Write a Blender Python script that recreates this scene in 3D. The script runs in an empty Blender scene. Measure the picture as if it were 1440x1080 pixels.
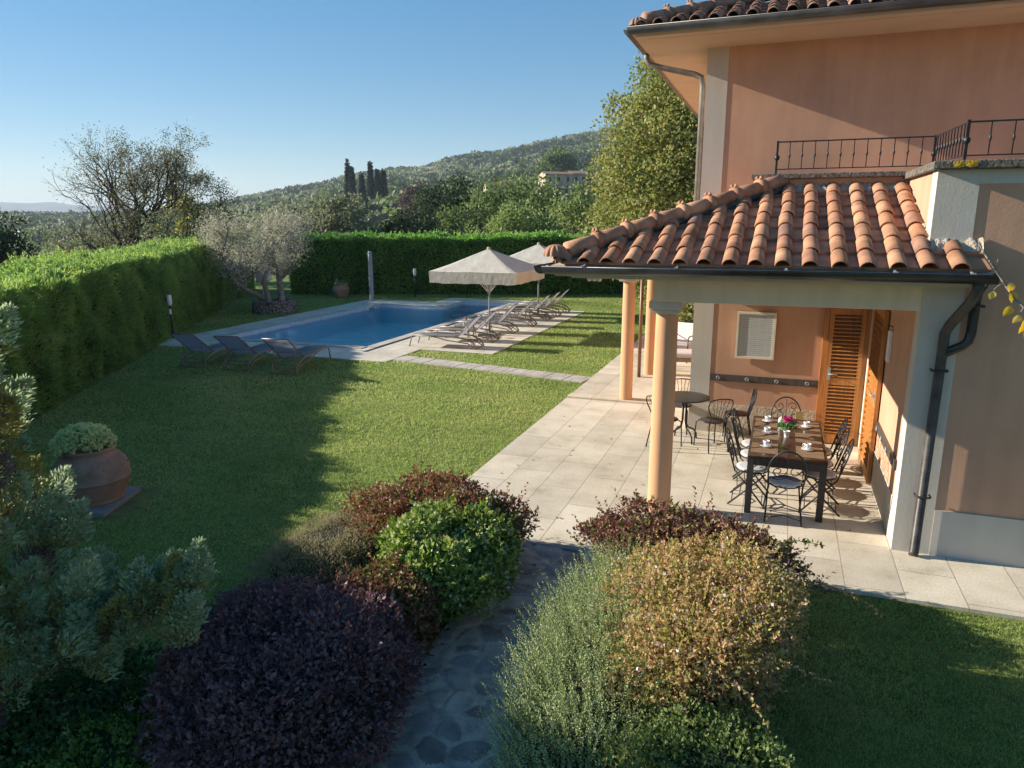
import bpy, math, random
import numpy as np
from mathutils import Vector, Matrix

S = bpy.context.scene
COL = S.collection
PI = math.pi
R = math.radians

# ---------------------------------------------------------------- camera
cam_d = bpy.data.cameras.new('camera')
cam = bpy.data.objects.new('camera', cam_d)
COL.objects.link(cam)
S.camera = cam
cam_d.sensor_width = 36.0
cam_d.lens = 25.137
cam_d.clip_end = 20000
_p, _r, _y = 0.224851, -0.00254, 0.356396
_fw = Vector((-math.sin(_y) * math.cos(_p), math.cos(_y) * math.cos(_p), -math.sin(_p)))
_rt = Vector((math.cos(_y), math.sin(_y), 0))
_up = _rt.cross(_fw)
_r2 = _rt * math.cos(_r) + _up * math.sin(_r)
_u2 = -_rt * math.sin(_r) + _up * math.cos(_r)
cam.matrix_world = Matrix(((_r2.x, _u2.x, -_fw.x, 0), (_r2.y, _u2.y, -_fw.y, 0), (_r2.z, _u2.z, -_fw.z, 3.5), (0, 0, 0, 1)))
CAM = np.array([0, 0, 3.5])

# ---------------------------------------------------------------- light
SUN_DIR = Vector((1.0, 0.10, -0.392)).normalized()      # the way the light travels
ELEV = math.asin(-SUN_DIR.z)
world = bpy.data.worlds.new("World")
S.world = world
world.use_nodes = True
_n = world.node_tree.nodes
_sky = _n.new('ShaderNodeTexSky')
_sky.sky_type = 'NISHITA'
_sky.sun_disc = False
_sky.sun_elevation = ELEV
_sky.sun_rotation = math.atan2(-SUN_DIR.x, -SUN_DIR.y)
_sky.altitude = 800
_sky.air_density = 1.0
_sky.dust_density = 0.15
_sky.ozone_density = 3.0
_L = world.node_tree.links
_ml = _n.new('ShaderNodeVectorMath'); _ml.operation = 'SCALE'; _ml.inputs['Scale'].default_value = 0.1
_gm = _n.new('ShaderNodeGamma'); _gm.inputs[1].default_value = 0.58      # compresses the sky's brightness range so its glow spreads evenly
_hs = _n.new('ShaderNodeHueSaturation'); _hs.inputs['Saturation'].default_value = 1.72; _hs.inputs['Value'].default_value = 1.58
_L.new(_sky.outputs[0], _ml.inputs[0]); _L.new(_ml.outputs[0], _gm.inputs[0]); _L.new(_gm.outputs[0], _hs.inputs['Color']); _L.new(_hs.outputs[0], _n['Background'].inputs[0])
_n['Background'].inputs[1].default_value = 0.15
sun_d = bpy.data.lights.new('sun', 'SUN')
sun_d.energy = 2.35
sun_d.angle = R(0.5)
sun_d.color = (1.0, 0.91, 0.78)
sun = bpy.data.objects.new('sun', sun_d)
COL.objects.link(sun)
sun.rotation_euler = SUN_DIR.to_track_quat('-Z', 'Y').to_euler()
S.view_settings.view_transform = 'Standard'
S.view_settings.look = 'None'
S.view_settings.gamma = 1
S.view_settings.exposure = 2.1
S.view_settings.use_curve_mapping = False
S.cycles.max_bounces = 8
S.cycles.transparent_max_bounces = 12
S.cycles.sample_clamp_indirect = 4.0

# ---------------------------------------------------------------- helpers
def tag(o, label=None, cat=None, group=None, kind=None):
    if label: o['label'] = label
    if cat: o['category'] = cat
    if group: o['group'] = group
    if kind: o['kind'] = kind
    return o

def thing(name, label, cat, loc=(0, 0, 0), rotz=0, group=None):
    o = bpy.data.objects.new(name, None)
    o.empty_display_size = 0.2
    COL.objects.link(o)
    o.location = loc
    o.rotation_euler = (0, 0, rotz)
    return tag(o, label, cat, group)

def copy_tree(o, parent=None):
    c = o.copy()
    COL.objects.link(c)
    if parent is not None:
        c.parent = parent
    for ch in list(o.children):
        copy_tree(ch, c)
    return c

class MB:
    def __init__(self):
        self.v, self.f, self.m, self.s = [], [], [], []
        self.mi = 0
    def add(self, vs, fs, smooth=False):
        b = len(self.v)
        self.v.extend([tuple(float(c) for c in q) for q in vs])
        for f in fs:
            self.f.append(tuple(b + i for i in f)); self.m.append(self.mi); self.s.append(smooth)
    def box(self, x0, x1, y0, y1, z0, z1, bev=0.0):
        if bev <= 0:
            vs = [(x0,y0,z0),(x1,y0,z0),(x1,y1,z0),(x0,y1,z0),(x0,y0,z1),(x1,y0,z1),(x1,y1,z1),(x0,y1,z1)]
            self.add(vs, [(3,2,1,0),(4,5,6,7),(0,1,5,4),(1,2,6,5),(2,3,7,6),(3,0,4,7)])
        else:
            b = bev
            def ring(xa, xb, ya, yb, z): return [(xa,ya,z),(xb,ya,z),(xb,yb,z),(xa,yb,z)]
            vs = ring(x0+b,x1-b,y0+b,y1-b,z0)+ring(x0,x1,y0,y1,z0+b)+ring(x0,x1,y0,y1,z1-b)+ring(x0+b,x1-b,y0+b,y1-b,z1)
            fs = [(3,2,1,0),(12,13,14,15)]
            for k in range(3):
                for i in range(4):
                    j = (i+1) % 4
                    fs.append((k*4+i, k*4+j, (k+1)*4+j, (k+1)*4+i))
            self.add(vs, fs)
    def obox(self, c, ax, ay, az, hx, hy, hz):
        c, ax, ay, az = (np.array(q, float) for q in (c, ax, ay, az))
        vs = [c + ax*hx*i + ay*hy*j + az*hz*k for k in (-1,1) for (i,j) in ((-1,-1),(1,-1),(1,1),(-1,1))]
        self.add(vs, [(3,2,1,0),(4,5,6,7),(0,1,5,4),(1,2,6,5),(2,3,7,6),(3,0,4,7)])
    def bar(self, a, b, w, h, up=(0,0,1)):
        a, b = np.array(a, float), np.array(b, float)
        d = b - a; L = np.linalg.norm(d); d = d / L
        u = np.array(up, float)
        s = np.cross(d, u)
        if np.linalg.norm(s) < 1e-4: s = np.cross(d, [1,0,0])
        s /= np.linalg.norm(s); u = np.cross(s, d)
        self.obox((a+b)/2, d, s, u, L/2, w/2, h/2)
    def tube(self, pts, rad, n=8, caps=True, closed=False):
        pts = [np.array(p, float) for p in pts]
        k = len(pts)
        if not hasattr(rad, '__len__'): rad = [rad]*k
        prev = None; vs = []
        for i in range(k):
            if closed: d = pts[(i+1) % k] - pts[i-1]
            else: d = pts[min(i+1, k-1)] - pts[max(i-1, 0)]
            d = d / (np.linalg.norm(d) + 1e-9)
            if prev is None:
                a = np.array([0,0,1.]) if abs(d[2]) < .9 else np.array([1.,0,0])
                u = np.cross(d, a)
            else:
                u = prev - d*np.dot(prev, d)
            u /= np.linalg.norm(u) + 1e-9; prev = u
            w = np.cross(d, u)
            for j in range(n):
                t = 2*PI*j/n
                vs.append(pts[i] + rad[i]*(math.cos(t)*u + math.sin(t)*w))
        fs = []
        for i in range(k if closed else k-1):
            i2 = (i+1) % k
            for j in range(n):
                j2 = (j+1) % n
                fs.append((i*n+j, i*n+j2, i2*n+j2, i2*n+j))
        if caps and not closed:
            fs.append(tuple(range(n-1, -1, -1))); fs.append(tuple((k-1)*n + j for j in range(n)))
        self.add(vs, fs, True)
    def lathe(self, prof, c=(0,0,0), n=24, cap0=False, cap1=False):
        vs = []
        for (r, z) in prof:
            for j in range(n):
                t = 2*PI*j/n
                vs.append((c[0]+r*math.cos(t), c[1]+r*math.sin(t), c[2]+z))
        fs = []
        for i in range(len(prof)-1):
            for j in range(n):
                j2 = (j+1) % n
                fs.append((i*n+j, i*n+j2, (i+1)*n+j2, (i+1)*n+j))
        self.add(vs, fs, True)
        if cap0: self.add(vs[:n], [tuple(range(n-1,-1,-1))])
        if cap1: self.add(vs[-n:], [tuple(range(n))])
    def prism(self, poly, z0, z1):
        n = len(poly)
        vs = [(x,y,z0) for x,y in poly] + [(x,y,z1) for x,y in poly]
        fs = [tuple(range(n-1,-1,-1)), tuple(range(n, 2*n))]
        for i in range(n):
            j = (i+1) % n
            fs.append((i, j, n+j, n+i))
        self.add(vs, fs)
    def build(self, name, mats, parent=None, at=None):
        me = bpy.data.meshes.new(name)
        me.from_pydata(self.v, [], self.f)
        if not isinstance(mats, (list, tuple)): mats = [mats]
        for m in mats: me.materials.append(m)
        me.polygons.foreach_set('material_index', self.m)
        me.polygons.foreach_set('use_smooth', self.s)
        me.update()
        o = bpy.data.objects.new(name, me)
        COL.objects.link(o)
        if parent is not None:
            o.parent = parent
            if at == 'world':                  # mesh written in world coordinates
                o.location = -parent.location if parent.type == 'EMPTY' else (0,0,0)
        return o

def big_mesh(name, V, F, mats, parent=None, mi=None, at=None, smooth=False, loc=None):
    """V (n,3), F (m,k) numpy arrays; all faces the same number of corners"""
    me = bpy.data.meshes.new(name)
    m, k = F.shape
    me.vertices.add(len(V)); me.vertices.foreach_set('co', np.ascontiguousarray(V, np.float32).ravel())
    me.loops.add(m*k); me.loops.foreach_set('vertex_index', np.ascontiguousarray(F, np.int32).ravel())
    me.polygons.add(m)
    me.polygons.foreach_set('loop_start', np.arange(0, m*k, k, dtype=np.int32))
    me.polygons.foreach_set('loop_total', np.full(m, k, np.int32))
    if not isinstance(mats, (list, tuple)): mats = [mats]
    for q in mats: me.materials.append(q)
    if mi is not None: me.polygons.foreach_set('material_index', np.ascontiguousarray(mi, np.int32))
    if smooth: me.polygons.foreach_set('use_smooth', np.ones(m, bool))
    me.update(calc_edges=True)
    o = bpy.data.objects.new(name, me)
    COL.objects.link(o)
    if parent is not None:
        o.parent = parent
        if at == 'world': o.location = -parent.location if parent.type == 'EMPTY' else (0,0,0)
    if loc is not None: o.location = loc
    return o

def vnoise(P, seed=0):
    P = np.asarray(P, float) + seed*17.31
    i = np.floor(P).astype(np.int64); f = P - i; f = f*f*(3-2*f)
    out = 0
    for dx in (0,1):
        for dy in (0,1):
            for dz in (0,1):
                h = ((i[...,0]+dx)*73856093) ^ ((i[...,1]+dy)*19349663) ^ ((i[...,2]+dz)*83492791)
                h = (h ^ (h >> 13)) * 1274126177 & 0x7fffffff
                val = (h % 65536)/65535.0
                w = (f[...,0] if dx else 1-f[...,0])*(f[...,1] if dy else 1-f[...,1])*(f[...,2] if dz else 1-f[...,2])
                out = out + val*w
    return out*2-1

def fbm(P, seed=0, o=3):
    a, s, t = 1.0, 0, 0
    P = np.asarray(P, float)
    for k in range(o):
        s = s + a*vnoise(P*(2.03**k), seed+k*7); t += a; a *= .5
    return s/t

def unit(a): return a/(np.linalg.norm(a, axis=-1, keepdims=True)+1e-9)

# ---------------------------------------------------------------- materials
def newmat(name):
    m = bpy.data.materials.new(name); m.use_nodes = True
    nt = m.node_tree
    return m, nt, nt.nodes['Principled BSDF'], nt.links

def N(nt, typ, **kw):
    n = nt.nodes.new(typ)
    for k, v in kw.items(): setattr(n, k, v)
    return n

def ramp(nt, stops):
    n = nt.nodes.new('ShaderNodeValToRGB')
    el = n.color_ramp.elements
    while len(el) < len(stops): el.new(.5)
    for e, (p, c) in zip(el, stops):
        e.position = p; e.color = (*c, 1) if len(c) == 3 else c
    return n

def sc(c, k): return tuple(min(1, x*k) for x in c)

def mat(name, c, rough=.7, var=.18, scale=6, fine=60, bump=.15, bscale=90, metal=0, coords='Object', spec=.4, bdist=.01):
    """plain coloured surface with two sizes of blotches and a fine bump"""
    m, nt, b, L = newmat(name)
    tc = N(nt, 'ShaderNodeTexCoord')
    n1 = N(nt, 'ShaderNodeTexNoise'); n1.inputs['Scale'].default_value = scale; n1.inputs['Detail'].default_value = 6
    n2 = N(nt, 'ShaderNodeTexNoise'); n2.inputs['Scale'].default_value = fine; n2.inputs['Detail'].default_value = 3
    r1 = ramp(nt, [(.3, sc(c, 1-var)), (.7, sc(c, 1+var))])
    r2 = ramp(nt, [(.3, (1-var*.5,)*3), (.7, (1,)*3)])
    mx = N(nt, 'ShaderNodeMixRGB', blend_type='MULTIPLY'); mx.inputs[0].default_value = 1
    for n in (n1, n2): L.new(tc.outputs[coords], n.inputs['Vector'])
    L.new(n1.outputs['Fac'], r1.inputs[0]); L.new(n2.outputs['Fac'], r2.inputs[0])
    L.new(r1.outputs[0], mx.inputs[1]); L.new(r2.outputs[0], mx.inputs[2])
    L.new(mx.outputs[0], b.inputs['Base Color'])
    b.inputs['Roughness'].default_value = rough; b.inputs['Metallic'].default_value = metal
    b.inputs['Specular IOR Level'].default_value = spec
    if bump > 0:
        n3 = N(nt, 'ShaderNodeTexNoise'); n3.inputs['Scale'].default_value = bscale; n3.inputs['Detail'].default_value = 5
        L.new(tc.outputs[coords], n3.inputs['Vector'])
        bp = N(nt, 'ShaderNodeBump'); bp.inputs['Strength'].default_value = bump; bp.inputs['Distance'].default_value = bdist
        L.new(n3.outputs['Fac'], bp.inputs['Height']); L.new(bp.outputs[0], b.inputs['Normal'])
    return m

def leafmat(name, cols, trans=.35, rough=.55, clump=3.0, clump_amt=.35, gain=1.5, spec=.25):
    """each leaf (mesh island) picks its own colour; whole clumps drift in tone"""
    m, nt, b, L = newmat(name)
    geo = N(nt, 'ShaderNodeNewGeometry')
    tc = N(nt, 'ShaderNodeTexCoord')
    k = len(cols)
    rp = ramp(nt, [(i/max(1, k-1), sc(c, gain)) for i, c in enumerate(cols)])
    nz = N(nt, 'ShaderNodeTexNoise'); nz.inputs['Scale'].default_value = clump; nz.inputs['Detail'].default_value = 3
    L.new(tc.outputs['Object'], nz.inputs['Vector'])
    # random value pulled towards the clump's own tone
    mr = N(nt, 'ShaderNodeMapRange'); mr.inputs[1].default_value = .3; mr.inputs[2].default_value = .7
    L.new(nz.outputs['Fac'], mr.inputs[0])
    mx = N(nt, 'ShaderNodeMix'); mx.data_type = 'FLOAT'; mx.inputs[0].default_value = clump_amt
    L.new(geo.outputs['Random Per Island'], mx.inputs[2]); L.new(mr.outputs[0], mx.inputs[3])
    L.new(mx.outputs[0], rp.inputs[0])
    L.new(rp.outputs[0], b.inputs['Base Color'])
    b.inputs['Roughness'].default_value = rough
    b.inputs['Specular IOR Level'].default_value = spec
    if trans > 0:
        tr = N(nt, 'ShaderNodeBsdfTranslucent')
        hs = N(nt, 'ShaderNodeHueSaturation'); hs.inputs['Saturation'].default_value = 1.1; hs.inputs['Value'].default_value = 1.25
        L.new(rp.outputs[0], hs.inputs['Color']); L.new(hs.outputs[0], tr.inputs[0])
        ms = N(nt, 'ShaderNodeMixShader'); ms.inputs[0].default_value = trans
        L.new(b.outputs[0], ms.inputs[1]); L.new(tr.outputs[0], ms.inputs[2])
        L.new(ms.outputs[0], nt.nodes['Material Output'].inputs[0])
    return m

def islandmat(name, cols, rough=.75, bump=.2, bscale=60, grime=.3, gscale=9):
    m, nt, b, L = newmat(name)
    geo = N(nt, 'ShaderNodeNewGeometry'); tc = N(nt, 'ShaderNodeTexCoord')
    rp = ramp(nt, [(i/(len(cols)-1), c) for i, c in enumerate(cols)])
    L.new(geo.outputs['Random Per Island'], rp.inputs[0])
    nz = N(nt, 'ShaderNodeTexNoise'); nz.inputs['Scale'].default_value = gscale; nz.inputs['Detail'].default_value = 8
    L.new(tc.outputs['Object'], nz.inputs['Vector'])
    r2 = ramp(nt, [(.32, (1-grime,)*3), (.6, (1.0,)*3)])
    L.new(nz.outputs['Fac'], r2.inputs[0])
    mx = N(nt, 'ShaderNodeMixRGB', blend_type='MULTIPLY'); mx.inputs[0].default_value = 1
    L.new(rp.outputs[0], mx.inputs[1]); L.new(r2.outputs[0], mx.inputs[2])
    L.new(mx.outputs[0], b.inputs['Base Color'])
    b.inputs['Roughness'].default_value = rough
    n3 = N(nt, 'ShaderNodeTexNoise'); n3.inputs['Scale'].default_value = bscale; n3.inputs['Detail'].default_value = 4
    L.new(tc.outputs['Object'], n3.inputs['Vector'])
    bp = N(nt, 'ShaderNodeBump'); bp.inputs['Strength'].default_value = bump; bp.inputs['Distance'].default_value = .01
    L.new(n3.outputs['Fac'], bp.inputs['Height']); L.new(bp.outputs[0], b.inputs['Normal'])
    return m

def wallmat(name, c, var=.13, streak=.08):
    """lime-washed stucco: cloudy patches, faint run-off streaks, trowel bump"""
    m, nt, b, L = newmat(name)
    tc = N(nt, 'ShaderNodeTexCoord')
    n1 = N(nt, 'ShaderNodeTexNoise'); n1.inputs['Scale'].default_value = 1.1; n1.inputs['Detail'].default_value = 7; n1.inputs['Roughness'].default_value = .6
    L.new(tc.outputs['Object'], n1.inputs['Vector'])
    r1 = ramp(nt, [(.3, sc(c, 1-var)), (.7, sc(c, 1+var*.7))])
    L.new(n1.outputs['Fac'], r1.inputs[0])
    mp = N(nt, 'ShaderNodeMapping'); mp.inputs['Scale'].default_value = (5, 5, .5)
    L.new(tc.outputs['Object'], mp.inputs['Vector'])
    n2 = N(nt, 'ShaderNodeTexNoise'); n2.inputs['Scale'].default_value = 1.3; n2.inputs['Detail'].default_value = 6
    L.new(mp.outputs[0], n2.inputs['Vector'])
    r2 = ramp(nt, [(.35, (1-streak,)*3), (.6, (1,)*3)])
    L.new(n2.outputs['Fac'], r2.inputs[0])
    mx = N(nt, 'ShaderNodeMixRGB', blend_type='MULTIPLY'); mx.inputs[0].default_value = 1
    L.new(r1.outputs[0], mx.inputs[1]); L.new(r2.outputs[0], mx.inputs[2])
    L.new(mx.outputs[0], b.inputs['Base Color'])
    b.inputs['Roughness'].default_value = .9; b.inputs['Specular IOR Level'].default_value = .2
    n3 = N(nt, 'ShaderNodeTexNoise'); n3.inputs['Scale'].default_value = 35; n3.inputs['Detail'].default_value = 6
    L.new(tc.outputs['Object'], n3.inputs['Vector'])
    n4 = N(nt, 'ShaderNodeTexNoise'); n4.inputs['Scale'].default_value = 3; n4.inputs['Detail'].default_value = 2
    L.new(tc.outputs['Object'], n4.inputs['Vector'])
    ad = N(nt, 'ShaderNodeMath', operation='MULTIPLY_ADD'); ad.inputs[1].default_value = 2.0
    L.new(n4.outputs['Fac'], ad.inputs[0]); L.new(n3.outputs['Fac'], ad.inputs[2])
    bp = N(nt, 'ShaderNodeBump'); bp.inputs['Strength'].default_value = .13; bp.inputs['Distance'].default_value = .010
    L.new(ad.outputs[0], bp.inputs['Height']); L.new(bp.outputs[0], b.inputs['Normal'])
    return m

M = {}
M['orange'] = wallmat('orange_stucco', (.56, .33, .215))
M['trim'] = wallmat('grey_stucco', (.56, .515, .44), .08, .06)
M['soffit'] = mat('soffit_paint', (.56, .49, .40), .85, .06, 2, 30, .08)
M['beam'] = wallmat('beam_plaster', (.72, .61, .46), .08, .10)
M['column'] = wallmat('column_stucco', (.64, .36, .20), .08, .05)
M['cement'] = mat('rough_cement', (.50, .42, .32), .95, .25, 8, 50, .8, 40, bdist=.03)
M['gutter'] = mat('dark_gutter_metal', (.022, .024, .028), .35, .5, 5, 40, .05, spec=.6)
M['pipe'] = mat('grey_downpipe', (.22, .20, .18), .5, .25, 6, 40, .1)
M['iron'] = mat('wrought_iron', (.028, .028, .032), .45, .4, 20, 90, .15, metal=.3)
M['wicker_dark'] = mat('dark_wicker', (.035, .026, .022), .55, .4, 40, 160, .5, 220)
M['lounger_metal'] = mat('taupe_aluminium', (.23, .185, .15), .4, .1, 8, 50, .05, metal=.2)
M['white_paint'] = mat('white_paint', (.78, .77, .74), .5, .05, 6, 50, .05)
M['porcelain'] = mat('porcelain', (.80, .80, .79), .15, .03, 6, 60, 0, spec=.6)
M['cushion'] = mat('cushion_fabric', (.55, .55, .56), .9, .08, 12, 200, .3, 260)
M['bark'] = mat('bark', (.12, .095, .075), .95, .4, 8, 40, .9, 30, bdist=.03)
M['olive_bark'] = mat('olive_bark', (.27, .235, .195), .95, .35, 6, 40, .9, 24, bdist=.04)
M['dark_bark'] = mat('dark_bark', (.06, .05, .045), .95, .4, 5, 40, .6, 30)
M['terracotta_pot'] = mat('terracotta_pot', (.37, .215, .15), .85, .3, 4, 30, .3, 50)
M['slab'] = mat('cement_slab', (.26, .25, .24), .9, .2, 5, 40, .4, 60)
M['soil'] = mat('soil', (.05, .035, .025), 1, .4, 12, 60, .8, 40)
M['grey_metal'] = mat('grey_metal', (.33, .34, .36), .45, .1, 4, 30, .05)
M['black_metal'] = mat('black_metal', (.03, .03, .03), .5, .3, 8, 60, .05)
M['lamp_glass'] = mat('frosted_lamp', (.78, .76, .72), .35, .03, 6, 40, 0)
M['lichen'] = mat('lichen_stone', (.17, .15, .125), .95, .75, 26, 90, .9, 50, bdist=.02)
M['yellow_lichen'] = mat('yellow_lichen', (.55, .33, .03), .95, .4, 30, 90, .8, 60, bdist=.02)
M['blue'] = mat('dark_blue_plastic', (.02, .035, .10), .4, .2, 8, 40, .02)
M['stone'] = None

# terracotta tiles
M['tile'] = islandmat('terracotta_tiles', [(.36,.165,.085), (.52,.25,.13), (.45,.205,.105), (.60,.31,.17), (.40,.19,.11), (.55,.275,.15), (.30,.16,.11)], .8, .3, 60, .42, 5)
M['tile_old'] = islandmat('old_terracotta_tiles', [(.29,.165,.11), (.38,.215,.14), (.34,.20,.14), (.43,.25,.17)], .85, .3, 60, .5, 9)

def umbrella_fabric():
    m, nt, b, L = newmat('canvas')
    b.inputs['Base Color'].default_value = (.68, .635, .545, 1); b.inputs['Roughness'].default_value = .9
    tc = N(nt, 'ShaderNodeTexCoord'); nz = N(nt, 'ShaderNodeTexNoise'); nz.inputs['Scale'].default_value = 2.5; nz.inputs['Detail'].default_value = 6
    L.new(tc.outputs['Object'], nz.inputs['Vector'])
    r = ramp(nt, [(.3, (.58, .54, .46)), (.65, (.70, .66, .57))]); L.new(nz.outputs['Fac'], r.inputs[0]); L.new(r.outputs[0], b.inputs['Base Color'])
    n3 = N(nt, 'ShaderNodeTexNoise'); n3.inputs['Scale'].default_value = 5; L.new(tc.outputs['Object'], n3.inputs['Vector'])
    bp = N(nt, 'ShaderNodeBump'); bp.inputs['Strength'].default_value = .4; bp.inputs['Distance'].default_value = .04
    L.new(n3.outputs['Fac'], bp.inputs['Height']); L.new(bp.outputs[0], b.inputs['Normal'])
    tr = N(nt, 'ShaderNodeBsdfTranslucent'); tr.inputs[0].default_value = (.62, .55, .42, 1)
    ms = N(nt, 'ShaderNodeMixShader'); ms.inputs[0].default_value = .25
    L.new(b.outputs[0], ms.inputs[1]); L.new(tr.outputs[0], ms.inputs[2]); L.new(ms.outputs[0], nt.nodes['Material Output'].inputs[0])
    return m
M['canvas'] = umbrella_fabric()

def weave(name, c1, c2, scale):
    m, nt, b, L = newmat(name)
    tc = N(nt, 'ShaderNodeTexCoord')
    ch = N(nt, 'ShaderNodeTexBrick'); ch.inputs['Scale'].default_value = scale
    ch.inputs['Color1'].default_value = (*c1, 1); ch.inputs['Color2'].default_value = (*sc(c1, .75), 1); ch.inputs['Mortar'].default_value = (*c2, 1)
    ch.inputs['Mortar Size'].default_value = .03; ch.inputs['Brick Width'].default_value = .5; ch.inputs['Row Height'].default_value = .25
    L.new(tc.outputs['Object'], ch.inputs['Vector']); L.new(ch.outputs[0], b.inputs['Base Color'])
    b.inputs['Roughness'].default_value = .7
    bp = N(nt, 'ShaderNodeBump'); bp.inputs['Strength'].default_value = .4; bp.inputs['Distance'].default_value = .004
    L.new(ch.outputs['Fac'], bp.inputs['Height']); bp.invert = True; L.new(bp.outputs[0], b.inputs['Normal'])
    return m
def see_through(m, f, c):
    nt = m.node_tree; b = nt.nodes['Principled BSDF']; tr = N(nt, 'ShaderNodeBsdfTranslucent'); tr.inputs[0].default_value = (*c, 1)
    ms = N(nt, 'ShaderNodeMixShader'); ms.inputs[0].default_value = f
    nt.links.new(b.outputs[0], ms.inputs[1]); nt.links.new(tr.outputs[0], ms.inputs[2]); nt.links.new(ms.outputs[0], nt.nodes['Material Output'].inputs[0])
    return m
M['sling'] = weave('grey_sling', (.44, .44, .46), (.32, .32, .335), 40)
see_through(M['sling'], .6, (.58, .59, .64))
M['mat'] = weave('woven_placemat', (.36, .23, .13), (.10, .06, .04), 9)

def wood(name, c, scale=1):
    m, nt, b, L = newmat(name)
    tc = N(nt, 'ShaderNodeTexCoord'); mp = N(nt, 'ShaderNodeMapping'); mp.inputs['Scale'].default_value = (14*scale, 14*scale, 1.2*scale)
    L.new(tc.outputs['Object'], mp.inputs[0])
    nz = N(nt, 'ShaderNodeTexNoise'); nz.inputs['Scale'].default_value = 2.2; nz.inputs['Detail'].default_value = 8
    L.new(mp.outputs[0], nz.inputs['Vector'])
    r = ramp(nt, [(.28, sc(c, .62)), (.5, c), (.72, sc(c, 1.2))]); L.new(nz.outputs['Fac'], r.inputs[0]); L.new(r.outputs[0], b.inputs['Base Color'])
    b.inputs['Roughness'].default_value = .45
    bp = N(nt, 'ShaderNodeBump'); bp.inputs['Strength'].default_value = .2; bp.inputs['Distance'].default_value = .004
    L.new(nz.outputs['Fac'], bp.inputs['Height']); L.new(bp.outputs[0], b.inputs['Normal'])
    return m
M['wood'] = wood('varnished_wood', (.44, .185, .05))
M['wood_dark'] = wood('brown_wood', (.20, .10, .05))
M['bumper'] = wood('weathered_grey_wood', (.075, .06, .05))

def paving(name, c, along_y=True, w=1.05, h=.522, off=(0, 0), mortar=.012, var=.10, mort_c=None):
    m, nt, b, L = newmat(name)
    tc = N(nt, 'ShaderNodeTexCoord')
    mp = N(nt, 'ShaderNodeMapping')
    mp.inputs['Location'].default_value = (off[0], off[1], 0)
    if along_y: mp.inputs['Rotation'].default_value = (0, 0, R(-90))
    L.new(tc.outputs['Object'], mp.inputs['Vector'])
    br = N(nt, 'ShaderNodeTexBrick')
    br.inputs['Scale'].default_value = 1; br.inputs['Brick Width'].default_value = w; br.inputs['Row Height'].default_value = h
    br.inputs['Mortar Size'].default_value = mortar; br.inputs['Mortar Smooth'].default_value = .3
    br.inputs['Color1'].default_value = (*sc(c, 1-var), 1); br.inputs['Color2'].default_value = (*sc(c, 1+var*.6), 1)
    br.inputs['Mortar'].default_value = (*(mort_c or sc(c, .62)), 1)
    L.new(mp.outputs[0], br.inputs['Vector'])
    n1 = N(nt, 'ShaderNodeTexNoise'); n1.inputs['Scale'].default_value = 1.7; n1.inputs['Detail'].default_value = 9; n1.inputs['Roughness'].default_value = .65
    L.new(tc.outputs['Object'], n1.inputs['Vector'])
    r1 = ramp(nt, [(.28, (.66, .64, .60)), (.45, (.88, .87, .84)), (.62, (1, 1, 1))]); L.new(n1.outputs['Fac'], r1.inputs[0])
    n2 = N(nt, 'ShaderNodeTexNoise'); n2.inputs['Scale'].default_value = 45; n2.inputs['Detail'].default_value = 6
    L.new(tc.outputs['Object'], n2.inputs['Vector'])
    r2 = ramp(nt, [(.35, (.84, .84, .83)), (.6, (1, 1, 1))]); L.new(n2.outputs['Fac'], r2.inputs[0])
    a = N(nt, 'ShaderNodeMixRGB', blend_type='MULTIPLY'); a.inputs[0].default_value = 1
    d = N(nt, 'ShaderNodeMixRGB', blend_type='MULTIPLY'); d.inputs[0].default_value = 1
    L.new(br.outputs[0], a.inputs[1]); L.new(r1.outputs[0], a.inputs[2]); L.new(a.outputs[0], d.inputs[1]); L.new(r2.outputs[0], d.inputs[2])
    L.new(d.outputs[0], b.inputs['Base Color']); b.inputs['Roughness'].default_value = .85; b.inputs['Specular IOR Level'].default_value = .25
    bp = N(nt, 'ShaderNodeBump'); bp.inputs['Strength'].default_value = .5; bp.inputs['Distance'].default_value = .006; bp.invert = True
    L.new(br.outputs['Fac'], bp.inputs['Height'])
    bp2 = N(nt, 'ShaderNodeBump'); bp2.inputs['Strength'].default_value = .25; bp2.inputs['Distance'].default_value = .006
    L.new(n2.outputs['Fac'], bp2.inputs['Height']); L.new(bp.outputs[0], bp2.inputs['Normal']); L.new(bp2.outputs[0], b.inputs['Normal'])
    return m
M['patio'] = paving('cream_paving', (.70, .625, .50), True, 1.05, .522, (.2, -.216+.0), .007, .13)
M['deck'] = paving('pool_paving', (.70, .64, .53), True, .8, .45, (0, .1), .008)
M['coping'] = paving('pool_coping', (.58, .54, .47), True, .6, 5, (0, 0))
M['pavers'] = paving('grey_pavers', (.54, .50, .45), False, .5, .62, (0, .1), .014, .12)

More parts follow.
